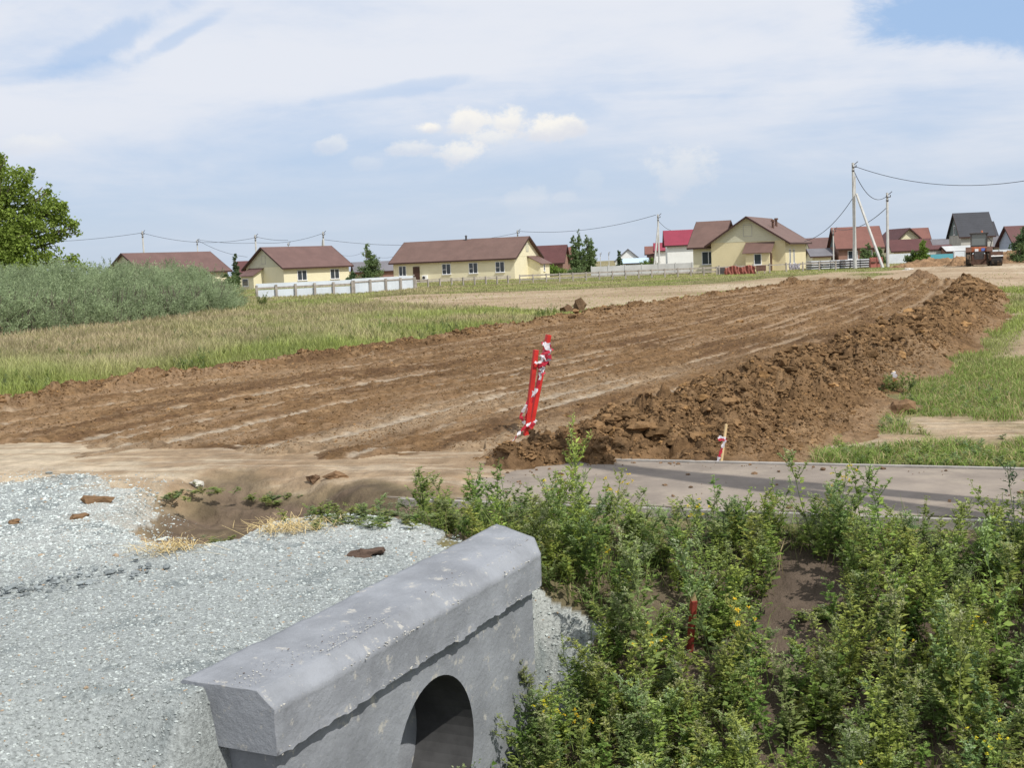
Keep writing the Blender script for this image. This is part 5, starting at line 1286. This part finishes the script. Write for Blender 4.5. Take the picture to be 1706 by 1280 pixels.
cab = empty('cab', (0, 0, 0)); cab.parent = tr
mb = MB()
for cx_, cy_ in ((-.66, -.35), (.66, -.35), (-.66, 1.0), (.66, 1.0)): mb.box((cx_ - .05, cy_ - .05, 1.72), (cx_ + .05, cy_ + .05, 2.85))
mb.box((-.71, -.4, 1.73), (.71, -.3, 1.85)); mb.build('cab_frame', M['metaldark'], cab)
mb = MB(); mb.box((-.8, -.5, 2.86), (.8, 1.15, 2.98)); mb.build('cab_roof', M['metaldark'], cab, bevel=.04)
mb = MB(); mb.box((-.6, -.335, 1.86), (.6, -.325, 2.84)); mb.box((-.60, .99, 1.75), (.60, 1.0, 2.84)); mb.build('window', mat('cab_glass', (.16, .18, .18), .15, spec=.6), cab)
mb = MB(); mb.box((-.25, .1, 1.75), (.25, .5, 2.0)); mb.box((-.25, .0, 2.0), (.25, .1, 2.5)); mb.build('seat', M['black'], cab)
mb = MB(); mb.tube([(.25, .3, 2.98), (.25, .3, 3.03), (.25, .3, 3.13), (.25, .3, 3.17)], [.10, .09, .08, .03], 10); mb.build('beacon', M['orange'], cab)
mb = MB(); mb.box((-.35, -.45, 1.32), (-.05, -.41, 1.55)); mb.build('plate', M['whitepvc'], tr)
mb = MB(); mb.box((.2, -.45, 1.35), (.5, -.41, 1.6)); mb.build('badge', mat('blue_sign', (.12, .2, .55), .5), tr)
mb = MB(); mb.tube([(.95, .2, 1.6), (1.05, .2, 2.2), (.75, .2, 2.5)], .04, 6); mb.build('mirror_arm', M['metaldark'], tr)
for sx_ in (-.5, .5):
    mb = MB(); mb.tube([(sx_, 2.2, 1.3), (sx_ * 1.3, 3.9, 1.1), (sx_ * 1.3, 4.8, .5)], .09, 6); mb.build('loader_arm', M['rust'], tr)
mb = MB(); mb.prism([(-.85, 4.7, .1), (-.85, 5.4, .05), (-.85, 5.5, .15), (-.85, 5.0, .4), (-.85, 5.0, 1.0), (-.85, 4.8, 1.05)], (1.7, 0, 0)); mb.build('bucket', M['rust'], tr)
# small roller behind it
rl_p = Vector((xat(1660, 106), 106, 0)); rl_p.z = H(rl_p.x, rl_p.y)
rl = empty('trailed_roller', rl_p, R(-14), 'low rusty trailed roller with white drawbar, right of the tractor', 'roller')
mb = MB(); mb.tube([(-.45, 0, .45), (.45, 0, .45)], .45, 20); mb.build('drum', M['tyre'], rl, smooth=False)
mb = MB(); mb.box((-.52, -.4, .5), (-.47, .6, .95)); mb.box((.47, -.4, .5), (.52, .6, .95)); mb.box((-.5, -.3, .95), (.5, .5, 1.25)); mb.build('frame', M['rust'], rl)
boxm((-.5, -.45, .82), (.5, -.38, .92)).build('white_bar', M['whitepvc'], rl)

# far soil heaps
def heap(label, px, Y, w_, d2_, h_, seed, col=(.26, .165, .095)):
    n = 70; g = np.linspace(-1, 1, n); gx, gy = np.meshgrid(g, g); r = np.sqrt(gx ** 2 + gy ** 2)
    x = gx * w_; y = gy * d2_; z = h_ * np.clip(1 - r ** 1.6, -.15, 1) * (1 + .9 * fbm(x / .8 + seed, y / .8, 4, seed)) + clod(x, y, .6, seed) * .35 + clod(x, y, .3, seed) * .5 - .05
    c = np.array(col) * (1 + 1.2 * fbm(x / .6, y / .6, 3, seed + 1))[..., None]
    i = np.arange(n * n).reshape(n, n); q = np.stack([i[:-1, :-1], i[:-1, 1:], i[1:, 1:], i[1:, :-1]], -1).reshape(-1, 4)
    o = arr_mesh('soil_heap', np.stack([x, y, z], -1).reshape(-1, 3), q, M['dirt'], c.reshape(-1, 3), smooth=True); o.location = gp(px, Y); tag(o, label, 'soil heap', 'far heaps of soil')
heap('low soil heap right of the tractor', 1685, 118, 3.0, 3, 1.15, 500)
heap('long low soil heap left of the tractor', 1560, 118, 4.6, 2, .7, 501)
heap('small soil heap just left of the tractor wheel', 1600, 114, 1.2, 1.2, .8, 502)
heap('dark clump of soil on the crest where the tipped soil ends', 1535, 72, 1.0, .8, .42, 503, (.17, .11, .065))
print('done', sum(len(o.data.polygons) for o in scn.objects if o.type == 'MESH'))
